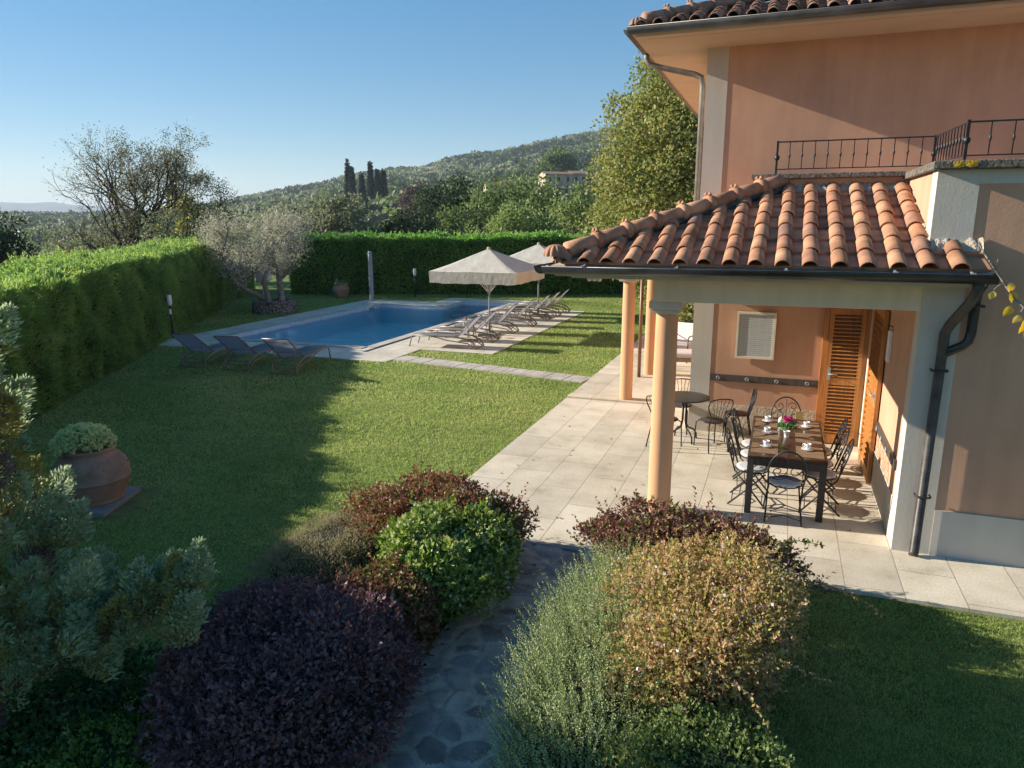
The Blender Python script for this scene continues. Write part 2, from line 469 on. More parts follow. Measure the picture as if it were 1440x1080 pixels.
def stonewall(name, scale, cols, mortar, edge=.08, bump=1.0, coords='Object', dist=.03):
    m, nt, b, L = newmat(name)
    tc = N(nt, 'ShaderNodeTexCoord')
    nz = N(nt, 'ShaderNodeTexNoise'); nz.inputs['Scale'].default_value = 3
    L.new(tc.outputs[coords], nz.inputs['Vector'])
    mx = N(nt, 'ShaderNodeMixRGB', blend_type='LINEAR_LIGHT'); mx.inputs[0].default_value = .10
    L.new(tc.outputs[coords], mx.inputs[1]); L.new(nz.outputs['Color'], mx.inputs[2])
    v1 = N(nt, 'ShaderNodeTexVoronoi', feature='DISTANCE_TO_EDGE'); v1.inputs['Scale'].default_value = scale
    v2 = N(nt, 'ShaderNodeTexVoronoi', feature='F1'); v2.inputs['Scale'].default_value = scale
    for v in (v1, v2): L.new(mx.outputs[0], v.inputs['Vector'])
    sp = N(nt, 'ShaderNodeSeparateColor'); L.new(v2.outputs['Color'], sp.inputs[0])
    rc = ramp(nt, [(i/(len(cols)-1), c) for i, c in enumerate(cols)]); L.new(sp.outputs[0], rc.inputs[0])
    re = ramp(nt, [(edge*.4, (0,)*3), (edge, (1,)*3)]); L.new(v1.outputs['Distance'], re.inputs[0])
    n2 = N(nt, 'ShaderNodeTexNoise'); n2.inputs['Scale'].default_value = 14; n2.inputs['Detail'].default_value = 8
    L.new(tc.outputs[coords], n2.inputs['Vector'])
    r2 = ramp(nt, [(.3, (.55,)*3), (.65, (1.1,)*3)]); L.new(n2.outputs['Fac'], r2.inputs[0])
    m1 = N(nt, 'ShaderNodeMixRGB'); m1.inputs[1].default_value = (*mortar, 1)
    L.new(re.outputs[0], m1.inputs[0]); L.new(rc.outputs[0], m1.inputs[2])
    m2 = N(nt, 'ShaderNodeMixRGB', blend_type='MULTIPLY'); m2.inputs[0].default_value = 1
    L.new(m1.outputs[0], m2.inputs[1]); L.new(r2.outputs[0], m2.inputs[2])
    L.new(m2.outputs[0], b.inputs['Base Color']); b.inputs['Roughness'].default_value = .9
    ad = N(nt, 'ShaderNodeMath', operation='MULTIPLY_ADD'); ad.inputs[1].default_value = .35
    L.new(n2.outputs['Fac'], ad.inputs[0]); L.new(re.outputs[0], ad.inputs[2])
    bp = N(nt, 'ShaderNodeBump'); bp.inputs['Strength'].default_value = bump; bp.inputs['Distance'].default_value = dist
    L.new(ad.outputs[0], bp.inputs['Height']); L.new(bp.outputs[0], b.inputs['Normal'])
    return m
M['flagstone'] = stonewall('flagstone', 5.4, [(.13,.125,.13),(.26,.245,.23),(.18,.175,.18),(.33,.305,.275)], (.30,.28,.25), .10, .9, 'Object', .022)
M['drystone'] = stonewall('dry_stone', 9, [(.22,.20,.17),(.33,.30,.25),(.28,.26,.23),(.38,.34,.28)], (.05,.045,.04), .12, 1.0)
M['farm_stone'] = mat('farm_stone', (.50, .40, .28), .95, .3, .8, 3, .3, 5)

def lawnmat():
    m, nt, b, L = newmat('lawn_turf')
    tc = N(nt, 'ShaderNodeTexCoord')
    n1 = N(nt, 'ShaderNodeTexNoise'); n1.inputs['Scale'].default_value = .55; n1.inputs['Detail'].default_value = 6
    n2 = N(nt, 'ShaderNodeTexNoise'); n2.inputs['Scale'].default_value = 9; n2.inputs['Detail'].default_value = 8; n2.inputs['Roughness'].default_value = .7
    mp = N(nt, 'ShaderNodeMapping'); mp.inputs['Rotation'].default_value = (0, 0, R(20)); mp.inputs['Scale'].default_value = (1, 5, 1)
    L.new(tc.outputs['Object'], mp.inputs[0])
    n4 = N(nt, 'ShaderNodeTexNoise'); n4.inputs['Scale'].default_value = .8; n4.inputs['Detail'].default_value = 5
    L.new(mp.outputs[0], n4.inputs['Vector'])
    for n in (n1, n2): L.new(tc.outputs['Object'], n.inputs['Vector'])
    r1 = ramp(nt, [(.3, (.13, .19, .05)), (.5, (.19, .245, .07)), (.72, (.29, .29, .11))])
    L.new(n1.outputs['Fac'], r1.inputs[0])
    r2 = ramp(nt, [(.32, (.62, .62, .6)), (.62, (1.15, 1.12, 1.0))]); L.new(n2.outputs['Fac'], r2.inputs[0])
    r4 = ramp(nt, [(.35, (.86, .86, .84)), (.62, (1.08, 1.08, 1.05))]); L.new(n4.outputs['Fac'], r4.inputs[0])
    a = N(nt, 'ShaderNodeMixRGB', blend_type='MULTIPLY'); a.inputs[0].default_value = 1
    d = N(nt, 'ShaderNodeMixRGB', blend_type='MULTIPLY'); d.inputs[0].default_value = 1
    L.new(r1.outputs[0], a.inputs[1]); L.new(r2.outputs[0], a.inputs[2]); L.new(a.outputs[0], d.inputs[1]); L.new(r4.outputs[0], d.inputs[2])
    L.new(d.outputs[0], b.inputs['Base Color']); b.inputs['Roughness'].default_value = .9; b.inputs['Specular IOR Level'].default_value = .1
    n3 = N(nt, 'ShaderNodeTexNoise'); n3.inputs['Scale'].default_value = 38; n3.inputs['Detail'].default_value = 7; n3.inputs['Roughness'].default_value = .75
    L.new(tc.outputs['Object'], n3.inputs['Vector'])
    bp = N(nt, 'ShaderNodeBump'); bp.inputs['Strength'].default_value = .9; bp.inputs['Distance'].default_value = .05
    L.new(n3.outputs['Fac'], bp.inputs['Height']); L.new(bp.outputs[0], b.inputs['Normal'])
    return m
M['lawn'] = lawnmat()
M['blade'] = leafmat('grass_blades', [(.095,.14,.042), (.14,.185,.058), (.19,.22,.08), (.28,.26,.13)], .5, .6, .5, .68, 2.35, spec=.15)

def terrainmat():
    m, nt, b, L = newmat('hill_ground')
    tc = N(nt, 'ShaderNodeTexCoord')
    n1 = N(nt, 'ShaderNodeTexNoise'); n1.inputs['Scale'].default_value = .008; n1.inputs['Detail'].default_value = 8
    n2 = N(nt, 'ShaderNodeTexNoise'); n2.inputs['Scale'].default_value = .12; n2.inputs['Detail'].default_value = 8; n2.inputs['Roughness'].default_value = .7
    for n in (n1, n2): L.new(tc.outputs['Object'], n.inputs['Vector'])
    r1 = ramp(nt, [(.3, (.06, .075, .03)), (.5, (.12, .125, .065)), (.7, (.22, .20, .12))]); L.new(n1.outputs['Fac'], r1.inputs[0])
    r2 = ramp(nt, [(.35, (.6,)*3), (.62, (1.15,)*3)]); L.new(n2.outputs['Fac'], r2.inputs[0])
    a = N(nt, 'ShaderNodeMixRGB', blend_type='MULTIPLY'); a.inputs[0].default_value = 1
    L.new(r1.outputs[0], a.inputs[1]); L.new(r2.outputs[0], a.inputs[2]); L.new(a.outputs[0], b.inputs['Base Color'])
    b.inputs['Roughness'].default_value = 1; b.inputs['Specular IOR Level'].default_value = .05
    bp = N(nt, 'ShaderNodeBump'); bp.inputs['Strength'].default_value = .8; bp.inputs['Distance'].default_value = 2.0
    L.new(n2.outputs['Fac'], bp.inputs['Height']); L.new(bp.outputs[0], b.inputs['Normal'])
    return m
M['terrain'] = terrainmat()

def watermat():
    m, nt, b, L = newmat('pool_water')
    nt.nodes.remove(b)
    tc = N(nt, 'ShaderNodeTexCoord')
    nz = N(nt, 'ShaderNodeTexNoise'); nz.inputs['Scale'].default_value = 2.6; nz.inputs['Detail'].default_value = 5
    mp = N(nt, 'ShaderNodeMapping'); mp.inputs['Scale'].default_value = (1, 1.7, 1); mp.inputs['Rotation'].default_value = (0, 0, .6)
    L.new(tc.outputs['Object'], mp.inputs[0]); L.new(mp.outputs[0], nz.inputs['Vector'])
    bp = N(nt, 'ShaderNodeBump'); bp.inputs['Strength'].default_value = .9; bp.inputs['Distance'].default_value = .04
    L.new(nz.outputs['Fac'], bp.inputs['Height'])
    gl = N(nt, 'ShaderNodeBsdfGlossy'); gl.inputs['Roughness'].default_value = .03; L.new(bp.outputs[0], gl.inputs['Normal'])
    tr = N(nt, 'ShaderNodeBsdfTransparent'); tr.inputs[0].default_value = (.80, .96, .99, 1)
    fr = N(nt, 'ShaderNodeFresnel'); fr.inputs[0].default_value = 1.33; L.new(bp.outputs[0], fr.inputs['Normal'])
    ms = N(nt, 'ShaderNodeMixShader'); L.new(fr.outputs[0], ms.inputs[0]); L.new(tr.outputs[0], ms.inputs[1]); L.new(gl.outputs[0], ms.inputs[2])
    L.new(ms.outputs[0], nt.nodes['Material Output'].inputs[0])
    return m
M['water'] = watermat()

def poolmat():
    m, nt, b, L = newmat('pool_liner')
    tc = N(nt, 'ShaderNodeTexCoord')
    nz = N(nt, 'ShaderNodeTexNoise'); nz.inputs['Scale'].default_value = 1.2; nz.inputs['Detail'].default_value = 5
    L.new(tc.outputs['Object'], nz.inputs['Vector'])
    r = ramp(nt, [(.3, (.08, .80, .90)), (.7, (.14, .90, .96))]); L.new(nz.outputs['Fac'], r.inputs[0]); L.new(r.outputs[0], b.inputs['Base Color'])
    b.inputs['Roughness'].default_value = .5
    return m
M['basin'] = poolmat()
M['basin_edge'] = mat('pool_waterline_tiles', (.46, .60, .68), .4, .12, 6, 40, .05)

# ================================================================ SETTING
def poly_sheet(name, outer, holes, z, m, kind='structure', grid=None):
    """flat sheet with holes, filled by triangulation"""
    from mathutils.geometry import tessellate_polygon
    loops = [[Vector((x, y, 0)) for x, y in outer]] + [[Vector((x, y, 0)) for x, y in h] for h in holes]
    tris = tessellate_polygon(loops)
    pts = [p for lp in loops for p in lp]
    mb = MB()
    fs = []
    for t in tris:
        a, b_, c = (pts[i] for i in t)
        fs.append(tuple(t) if (b_-a).cross(c-a).z > 0 else tuple(reversed(t)))
    mb.add([(p.x, p.y, z) for p in pts], fs)
    return tag(mb.build(name, m), kind=kind)

POOL = [(-16.1, 17.4), (-10.9, 17.4), (-10.9, 29.0), (-13.14, 29.0), (-13.14, 27.0), (-16.1, 27.0)]
DECK = [(-17.35, 15.68), (-9.3, 15.68), (-9.3, 17.6), (-7.13, 17.6), (-7.13, 27.4), (-9.6, 27.9), (-9.7, 30.3), (-14.3, 30.3), (-14.3, 28.6), (-17.6, 28.6)]
PATIO = [(-3.87, 7.06), (9.0, 7.06), (9.0, 8.3), (1.5, 8.3), (1.5, 12.2), (-1.2, 12.2), (-1.2, 24.0), (-3.87, 24.0)]
LAWN = [(-16.5, -8), (9, -8), (9, 40), (-26.5, 40), (-34, 40), (-30, 30)]
HOLE = [(-15.5, 17.0), (-10.4, 17.0), (-10.4, 29.6), (-13.6, 29.6), (-13.6, 27.6), (-16.7, 27.6), (-16.7, 17.0)]
HOLE = [(-16.6, 16.9), (-10.4, 16.9), (-10.4, 29.6), (-13.7, 29.6), (-13.7, 27.6), (-16.6, 27.6)]
poly_sheet('lawn', LAWN, [HOLE], -0.035, M['lawn'])

def slab_sheet(name, outer, holes, z, th, m):
    from mathutils.geometry import tessellate_polygon
    loops = [[Vector((x, y, 0)) for x, y in outer]] + [[Vector((x, y, 0)) for x, y in h] for h in holes]
    tris = tessellate_polygon(loops); pts = [p for lp in loops for p in lp]
    mb = MB(); n = len(pts)
    fs = []
    for t in tris:
        a, b_, c = (pts[i] for i in t)
        fs.append(tuple(t) if (b_-a).cross(c-a).z > 0 else tuple(reversed(t)))
    mb.add([(p.x, p.y, z) for p in pts], fs)
    for lp in loops:
        k = len(lp)
        vs = [(p.x, p.y, z) for p in lp] + [(p.x, p.y, z-th) for p in lp]
        mb.add(vs, [(i, k+i, k+(i+1) % k, (i+1) % k) for i in range(k)])
    return tag(mb.build(name, m), kind='structure')

slab_sheet('patio', PATIO, [], 0.0, .14, M['patio'])
POOL_OUT = [(-16.13, 17.37), (-10.87, 17.37), (-10.87, 29.03), (-13.17, 29.03), (-13.17, 27.03), (-16.13, 27.03)]
slab_sheet('pool_deck', DECK, [POOL_OUT], -0.012, .07, M['deck'])
# low step across the side terrace and the drain slot beside the pool
mb = MB(); mb.box(-3.86, -1.3, 13.55, 13.85, .002, .035); tag(mb.build('terrace_step', M['patio']), kind='structure')
mb = MB(); mb.box(-10.62, -10.50, 16.75, 27.1, -.011, -.006); tag(mb.build('drain_slot', M['black_metal']), kind='structure')
# pool shell
mb = MB(); k = len(POOL)
zb = -.80
for i in range(k):
    a, b_ = POOL[i], POOL[(i+1) % k]
    mb.mi = 1
    mb.add([(*a, -.013), (*b_, -.013), (*b_, -.26), (*a, -.26)], [(3, 2, 1, 0)])
    mb.mi = 0
    mb.add([(*a, -.26), (*b_, -.26), (*b_, zb), (*a, zb)], [(3, 2, 1, 0)])
mb.add([(x, y, zb) for x, y in POOL], [tuple(range(k))])
mb.mi = 1
mb.box(-13.1, -10.95, 28.2, 28.95, -.79, -.27); mb.box(-13.1, -10.95, 27.6, 28.198, -.79, -.42); mb.box(-13.1, -10.95, 27.0, 27.598, -.79, -.58)
tag(mb.build('pool_basin', [M['basin'], M['basin_edge']]), kind='structure')
mb = MB(); mb.add([(x, y, -.14) for x, y in POOL], [tuple(range(k))]); tag(mb.build('pool_water', M['water']), kind='structure')
mb = MB()
for i in range(k):      # stone rim
    a, b_ = np.array(POOL[i]), np.array(POOL[(i+1) % k])
    d = (b_-a)/np.linalg.norm(b_-a); nrm = np.array([d[1], -d[0]])
    c = (a+b_)/2 + nrm*.145; L_ = np.linalg.norm(b_-a)/2
    ext = .145 if i not in (3,) else -.0
    mb.obox((c[0], c[1], -.004), (d[0], d[1], 0), (nrm[0], nrm[1], 0), (0, 0, 1), L_ - .0, .155, .012)
tag(mb.build('pool_rim', M['coping']), kind='structure')

sk = thing('pool_skimmer', 'white skimmer mouth set in the far left wall of the pool', 'skimmer', (-16.08, 26.2, -.11))
mb = MB(); mb.box(-16.098, -16.075, 25.9, 26.5, -.125, -.06); mb.build('face_plate', M['white_paint'], sk, 'world')
mb = MB(); mb.box(-16.0745, -16.07, 25.98, 26.42, -.118, -.075); mb.build('opening', M['black_metal'], sk, 'world')

# paver path across the lawn
mb = MB()
a, b_ = np.array([-9.25, 16.32]), np.array([-3.9, 15.38]); d = (b_-a); L_ = np.linalg.norm(d); d /= L_; nn = np.array([-d[1], d[0]])
K = 11; random.seed(3)
for i in range(K):
    c = a + d*L_*(i+.5)/K + nn*random.uniform(-.012, .012)
    mb.obox((c[0], c[1], -.03+random.uniform(-.003, .003)), (d[0], d[1], 0), (nn[0], nn[1], 0), (0, 0, 1), L_/K/2-.012, .30, .022)
tag(mb.build('paver_path', M['pavers']), kind='structure')

# flagstone path between the flower beds: separate irregular stones bedded in mortar
xs = np.linspace(-2.55, -1.25, 92); ys = np.linspace(1.2, 7.0, 400)
X, Y = np.meshgrid(xs, ys); r = np.random.default_rng(14)
cen = []
for gy in np.arange(1.0, 7.3, .185):
    for gx in np.arange(-2.75, -1.0, .205):
        if r.uniform() < .72: cen.append((gx+r.uniform(-.11, .11), gy+r.uniform(-.10, .10)))
cen = np.array(cen)
wx = X+.03*fbm(np.stack([X*5, Y*5, 0*X], -1), 4); wy = Y+.03*fbm(np.stack([X*5, Y*5, 0*X+7], -1), 9)
dd_ = np.hypot(wx[..., None]-cen[:, 0], wy[..., None]-cen[:, 1]); od = np.sort(dd_, -1); cid = np.argmin(dd_, -1)
edge_d = (od[..., 1]-od[..., 0])/2
t_ = np.clip((edge_d-.008)/.030, 0, 1); t_ = t_*t_*(3-2*t_)
tilt = r.normal(size=(len(cen), 2))*.02; lift = r.uniform(-.006, .008, len(cen))
Z = -.020+t_*(.013+lift[cid]*.6+tilt[cid, 0]*(X-cen[cid, 0])+tilt[cid, 1]*(Y-cen[cid, 1])) + .004*fbm(np.stack([X*14, Y*14, 0*X], -1), 5)+.004*fbm(np.stack([X*3, Y*3, 0*X], -1), 6)
V = np.stack([X, Y, Z], -1).reshape(-1, 3); nx = len(xs)
ii = np.arange((len(ys)-1)*(nx-1)); r_ = ii//(nx-1); c_ = ii % (nx-1); q = r_*nx+c_
tone = r.integers(1, 5, len(cen))
mi = np.where(t_.ravel()[q] < .35, 0, tone[cid.ravel()[q]])
SM = [mat('path_mortar', (.42, .385, .33), 1, .35, 9, 70, .6, 60)]+[mat('path_stone', c, .88, .35, 5, 45, .5, 40, bdist=.015) for c in ((.24, .225, .215), (.36, .335, .30), (.46, .42, .37), (.29, .28, .275))]
tag(big_mesh('stone_path', V, np.stack([q, q+1, q+nx+1, q+nx], 1), SM, mi=mi, smooth=True), kind='structure')
mb = MB(); mb.box(-2.45, -1.45, 6.97, 7.055, -.14, .004, .01); tag(mb.build('path_step', M['slab']), kind='structure')
def bed(name, poly):
    mb = MB(); mb.prism(poly, -.2, -.02); return tag(mb.build(name, M['soil']), kind='structure')
bed('flower_bed', [(-3.6, 1.5), (-2.5, 1.5), (-2.42, 7.0), (-3.6, 7.05), (-4.25, 6.2), (-4.3, 5.0), (-3.6, 4.0)])
bed('flower_bed', [(-1.42, 1.5), (.05, 1.5), (.10, 5.5), (.1, 7.02), (-1.5, 7.02)])

# ---------------------------------------------------------------- terrain
AZ = np.array([-180, -110, -70, -57.4, -55.2, -51.3, -47.1, -42.5, -40.5, -37.5, -34.6, -32.3, -29.1, -26.9, -24.2, -21.5, -18.2, -13.1, -10.8, -5.6, 3.9, 13.8, 60, 120, 180.])
RE = np.array([.0, .0, .004, .004, .004, .004, .005, .0165, .0235, .0345, .045, .056, .064, .064, .079, .082, .096, .112, .117, .121, .118, .10, .06, .0, .0])
FAZ = np.array([-180, -90, -70, -60, -57.3, -55, -53.6, -52.4, -51.3, -49.2, -44.8, -40.6, -36, 180.])
FE = np.array([.0, .012, .018, .021, .021, .0215, .0205, .0225, .0195, .0175, .0096, .005, .0, .0])
RD = 1000.0
def ground_z(x, y):
    x = np.asarray(x, float); y = np.asarray(y, float)
    r = np.hypot(x, y); az = np.degrees(np.arctan2(x, y))
    e = np.interp(az, AZ, RE)
    left = np.clip((-az-34)/12, 0, 1)*np.clip((180+az)/40, 0, 1)
    base = -3.2 - left*11.0
    near = np.clip((r-38)/110, 0, 1); near = near*near*(3-2*near)
    b0 = -3.0*(1-near) + base*near
    zr = 3.5 + e*RD
    t = np.clip((r-60)/(RD-60), 0, 1)
    z = b0 + (zr-b0)*np.power(t, 1.45)
    far = np.clip((r-RD)/700, 0, 1)
    z = np.where(r > RD, zr - far*far*(zr+25)*.85, z)
    # distant blue range
    fe = np.interp(az, FAZ, FE)
    zf = 3.5 + fe*6500
    tf = np.clip((r-4200)/2300, 0, 1); tf = tf*tf*(3-2*tf)
    z = np.where(r > 1700, z*(1-tf) + zf*tf, z)
    P = np.stack([x, y, 0*x], -1)
    z = z + fbm(P/70., 3)*np.clip((r-120)/300, 0, 1)*5.0*np.clip(e*14, .12, 1)
    return z
az = np.radians(np.concatenate([np.linspace(-180, -75, 22)[:-1], np.linspace(-75, 25, 260), np.linspace(25, 180, 24)[1:]]))
rr = np.concatenate([[0, 15, 26, 33], np.geomspace(38, 1000, 110), np.geomspace(1020, 9000, 42)])
A, Rr = np.meshgrid(az, rr); X = Rr*np.sin(A); Y = Rr*np.cos(A)
Z = ground_z(X, Y); Z = np.where(Rr < 37, -3.0, Z)
V = np.stack([X, Y, Z], -1).reshape(-1, 3); nx = len(az)
ii = np.arange((len(rr)-1)*(nx-1)); r_ = ii//(nx-1); c_ = ii % (nx-1); q = r_*nx+c_
tag(big_mesh('hills', V, np.stack([q, q+nx, q+nx+1, q+1], 1)[:, ::-1], M['terrain'], smooth=True), kind='structure')

# ================================================================ HOUSE
house = thing('villa', 'two-storey orange stuccoed villa with tiled roofs, grey corner trims and a columned porch', 'house', (-1.29, 8.17, 0))
def part(name, mb, m, parent=house): return mb.build(name, m, parent, 'world')

mb = MB(); mb.box(-1.285, 13, 12.1, 24, -.2, 6.06); part('wall', mb, M['orange'])
mb = MB()
mb.box(1.362, 13, 8.175, 12.098, -.2, 3.965)
part('annex_wall', mb, M['orange'])
mb = MB()
mb.box(-1.292, -.975, 12.092, 12.42, 0, 6.055)         # corner of the tall block
part('corner_trim', mb, M['trim'])
mb = MB()
mb.box(1.355, 1.715, 8.165, 8.43, -.1, 3.964)          # pier at the porch's right end
mb.box(1.7155, 13, 8.169, 8.3, 3.83, 3.963)           # band under the coping
mb.box(1.352, 1.40, 11.42, 12.08, 0, 2.85)             # return beside the inner corner
part('pier', mb, M['trim'])
mb = MB(); mb.box(1.716, 13, 8.160, 8.3, -.1, .512); mb.box(1.354, 1.40, 8.435, 11.3, -.05, .50); part('plinth', mb, M['trim'])
mb = MB(); mb.box(-.973, .70, 12.086, 12.13, -.05, .50); part('plinth', mb, M['cement'])
# terrace over the porch
mb = MB()
mb.box(-.33, 1.361, 9.98, 10.2, 3.0, 4.0); mb.box(-.33, -.1, 10.2, 12.098, 3.0, 4.0); mb.box(-.1, 1.361, 10.2, 12.098, 3.6, 3.8)
part('parapet_wall', mb, M['orange'])
# rough cement where roof meets wall
random.seed(5)
def ragged(p0, p1, up0, up1, out, seg=60, th=.035):
    p0, p1, out = (np.array(q, float) for q in (p0, p1, out)); vs = []; fs = []
    for i in range(seg+1):
        p = p0 + (p1-p0)*i/seg
        a = up1*random.uniform(.55, 1.25); b_ = up0*random.uniform(.5, 1.3); t = th*random.uniform(.6, 1.5)
        vs += [p + np.array([0,0,a]), p + out*t + np.array([0,0,a*.75]), p + out*t*1.6 + np.array([0,0,.2*a]), p + out*(t*1.5+b_) + np.array([0,0,-.36*(t*1.5+b_)-.03])]
    for i in range(seg):
        for j in range(3):
            fs.append((i*4+j, i*4+j+1, (i+1)*4+j+1, (i+1)*4+j))
    return vs, fs
mb = MB()
mb.add(*ragged((-.34, 9.975, 3.86), (1.35, 9.975, 3.86), .10, .075, (0, -1, 0)), True)
mb.add(*ragged((1.358, 9.975, 3.86), (1.358, 8.17, 3.24), .07, .07, (-1, 0, 0)), True)
mb.add(*ragged((1.36, 8.168, 3.26), (1.80, 8.168, 3.26), .05, .06, (0, -1, 0), 16), True)
part('mortar_flashing', mb, M['cement'])
mb = MB()
mb.mi = 0
mb.box(-.43, 1.298, 9.88, 10.26, 4.0, 4.062, .008)
mb.box(-.43, -.06, 10.262, 12.09, 4.0, 4.062, .008)
mb.box(1.30, 1.66, 8.42, 10.26, 3.966, 4.046, .01); mb.box(1.30, 13, 8.07, 8.418, 3.966, 4.046, .01)
mb.mi = 1
for (x, y, s) in ((1.50, 8.066, .055), (1.60, 8.064, .06), (2.07, 8.064, .05), (2.11, 8.064, .035), (1.36, 8.2, .03)):
    vs = [(x, y-.006, 4.0)]; n = 12
    for j in range(n):
        t = 2*PI*j/n; rr_ = s*random.uniform(.7, 1.2)
        vs.append((x+rr_*math.cos(t), y-.002, 4.008+min(.033, max(-.03, rr_*.7*math.sin(t)))))
    mb.add(vs, [(0, 1+(j+1) % n, 1+j) for j in range(n)])
part('coping', mb, [M['lichen'], M['yellow_lichen']])

# ---- balcony railing
rail = None
mb = MB()
mb.bar((-.15, 10.06, 4.455), (1.60, 10.06, 4.455), .010, .016); mb.bar((-.15, 10.06, 4.125), (1.60, 10.06, 4.125), .009, .012)
mb.bar((1.60, 10.06, 4.455), (1.57, 8.22, 4.40), .010, .016); mb.bar((1.60, 10.06, 4.15), (1.57, 8.22, 4.095), .009, .012)
mb.bar((1.57, 8.22, 4.40), (8.0, 8.22, 4.40), .010, .016); mb.bar((1.57, 8.22, 4.095), (8.0, 8.22, 4.095), .009, .012)
railing = part('railing', mb, M['iron'])
def baluster(x, y, z0, z1, post=False):
    mb = MB()
    w = .026 if post else .010
    mb.bar((x, y, z0), (x, y, z1), w, w, (0, 1, 0))
    zm = (z0+z1)/2
    mb.lathe([(.007, -.03), (.011, -.018), (.013, 0), (.011, .018), (.007, .03)] if not post else [(.02, -.03), (.03, -.015), (.032, .015), (.02, .03)], (x, y, zm), 8)
    mb.build('post' if post else 'baluster', M['iron'], railing)
baluster(-.15, 10.06, 4.06, 4.47, True)
for i in range(1, 12): baluster(-.15+i*.147, 10.06, 4.125, 4.455)
baluster(1.60, 10.06, 4.05, 4.47, True); baluster(1.57, 8.22, 4.046, 4.42, True)
for i in range(1, 11):
    t = i/11; baluster(1.60-.03*t, 10.06-1.84*t, 4.15-.055*t, 4.455-.055*t)
for i in range(1, 34): baluster(1.57+i*.19, 8.22, 4.095, 4.40)

# ---- tiled roofs
def tile_slope(mb, O, U, V, ulen, vmax, pitch=.252, e=.365, L=.42, r0=.083, r1=.074, start=.5, seed=1):
    rnd = random.Random(seed)
    O, U, V = (np.array(q, float) for q in (O, U, V)); Nn = np.cross(U, V)
    n = int(ulen/pitch); A7 = [PI*k/8 for k in range(9)]
    for i in range(n):
        u = (i+start)*pitch
        if u > ulen: break
        # flat pan between covers
        up = u + pitch/2
        vm = vmax(min(up, ulen-.01)); j = 0
        while j*e < vm - .05:
            v0 = j*e + .02; v1 = min(v0+L, vm); w = pitch*.5
            l0, l1 = .034+rnd.uniform(-.003, .003), .004
            vs = [O+U*(up-w)+V*v0+Nn*l0, O+U*(up+w)+V*v0+Nn*l0, O+U*(up+w)+V*v1+Nn*l1, O+U*(up-w)+V*v1+Nn*l1,
                  O+U*(up-w)+V*v0+Nn*(l0-.03), O+U*(up+w)+V*v0+Nn*(l0-.03)]
            mb.add(vs, [(0,1,2,3), (4,5,1,0)])
            j += 1
        vm = vmax(u); j = 0
        while j*e < vm - .08:
            v0 = j*e - .03; v1 = min(v0+L, vm+.05)
            du = rnd.uniform(-.008, .008); dl = rnd.uniform(-.004, .004); tw = rnd.uniform(-.010, .010)
            f = (v1-v0)/L
            rb = r0 + (r1-r0)*f
            vs = []
            for (v, r, l, dd) in ((v0, r0, .040+dl, 0), (v1, rb, .040+dl-.020*f, tw)):
                for a in A7: vs.append(O+U*(u+du+dd+r*math.cos(a))+V*v+Nn*(l+r*.92*math.sin(a)))
            ri = r0-.017
            for (v, r, l) in ((v0, ri, .040+dl), (v0+.16, ri-.004, .036+dl)):
                for a in A7: vs.append(O+U*(u+du+r*math.cos(a))+V*v+Nn*(l+r*.92*math.sin(a)))
            fs = []
            for k in range(8):
                fs.append((k, k+1, 9+k+1, 9+k)); fs.append((18+k+1, 18+k, 27+k, 27+k+1)); fs.append((k+1, k, 18+k, 18+k+1))
            mb.add(vs, fs, True)
            j += 1

def hip_tiles(mb, A, B, n, r=.088):
    A, B = np.array(A, float), np.array(B, float); d = (B-A)
    for i in range(n):
        a = A + d*i/n; b_ = A + d*(i+1.02)/n
        mb.tube([a, a+(b_-a)*.5, b_], [r*1.08, r, r*.92], 12)
        c = A + d*(i+1)/n; dd = d/np.linalg.norm(d)
        if i < n-1:
            mb.tube([c-dd*.045, c-dd*.03, c, c+dd*.03, c+dd*.045], [r*.95, r*1.22, r*1.30, r*1.22, r*.95], 12)
            up = np.array([0, 0, 1.]); up = up - dd*np.dot(up, dd); up /= np.linalg.norm(up); sd = np.cross(dd, up)
            for s in (-1, 1):
                mb.tube([c+sd*.02*s+up*r*1.1, c+up*(r*1.5)+sd*.035*s, c+up*r*1.25+sd*.06*s], [.02, .018, .012], 6)

def finial(mb, c, d, r):
    """ribbed shell tile that closes the low end of a hip"""
    c = np.array(c, float); d = np.array(d, float); d /= np.linalg.norm(d)
    n = 72; rings = 8; vs = []
    for k in range(rings):
        t = (PI/2)*k/(rings-1)
        for j in range(n):
            a = 2*PI*j/n; rb = r*(.92+.16*abs(math.cos(a*6)))
            vs.append(c + np.array([math.cos(a)*rb*math.cos(t)**.8, math.sin(a)*rb*math.cos(t)**.8, r*.95*math.sin(t)-.02]))
    fs = []
    for k in range(rings-1):
        for j in range(n):
            j2 = (j+1) % n; fs.append((k*n+j, k*n+j2, (k+1)*n+j2, (k+1)*n+j))
    mb.add(vs, fs, True)

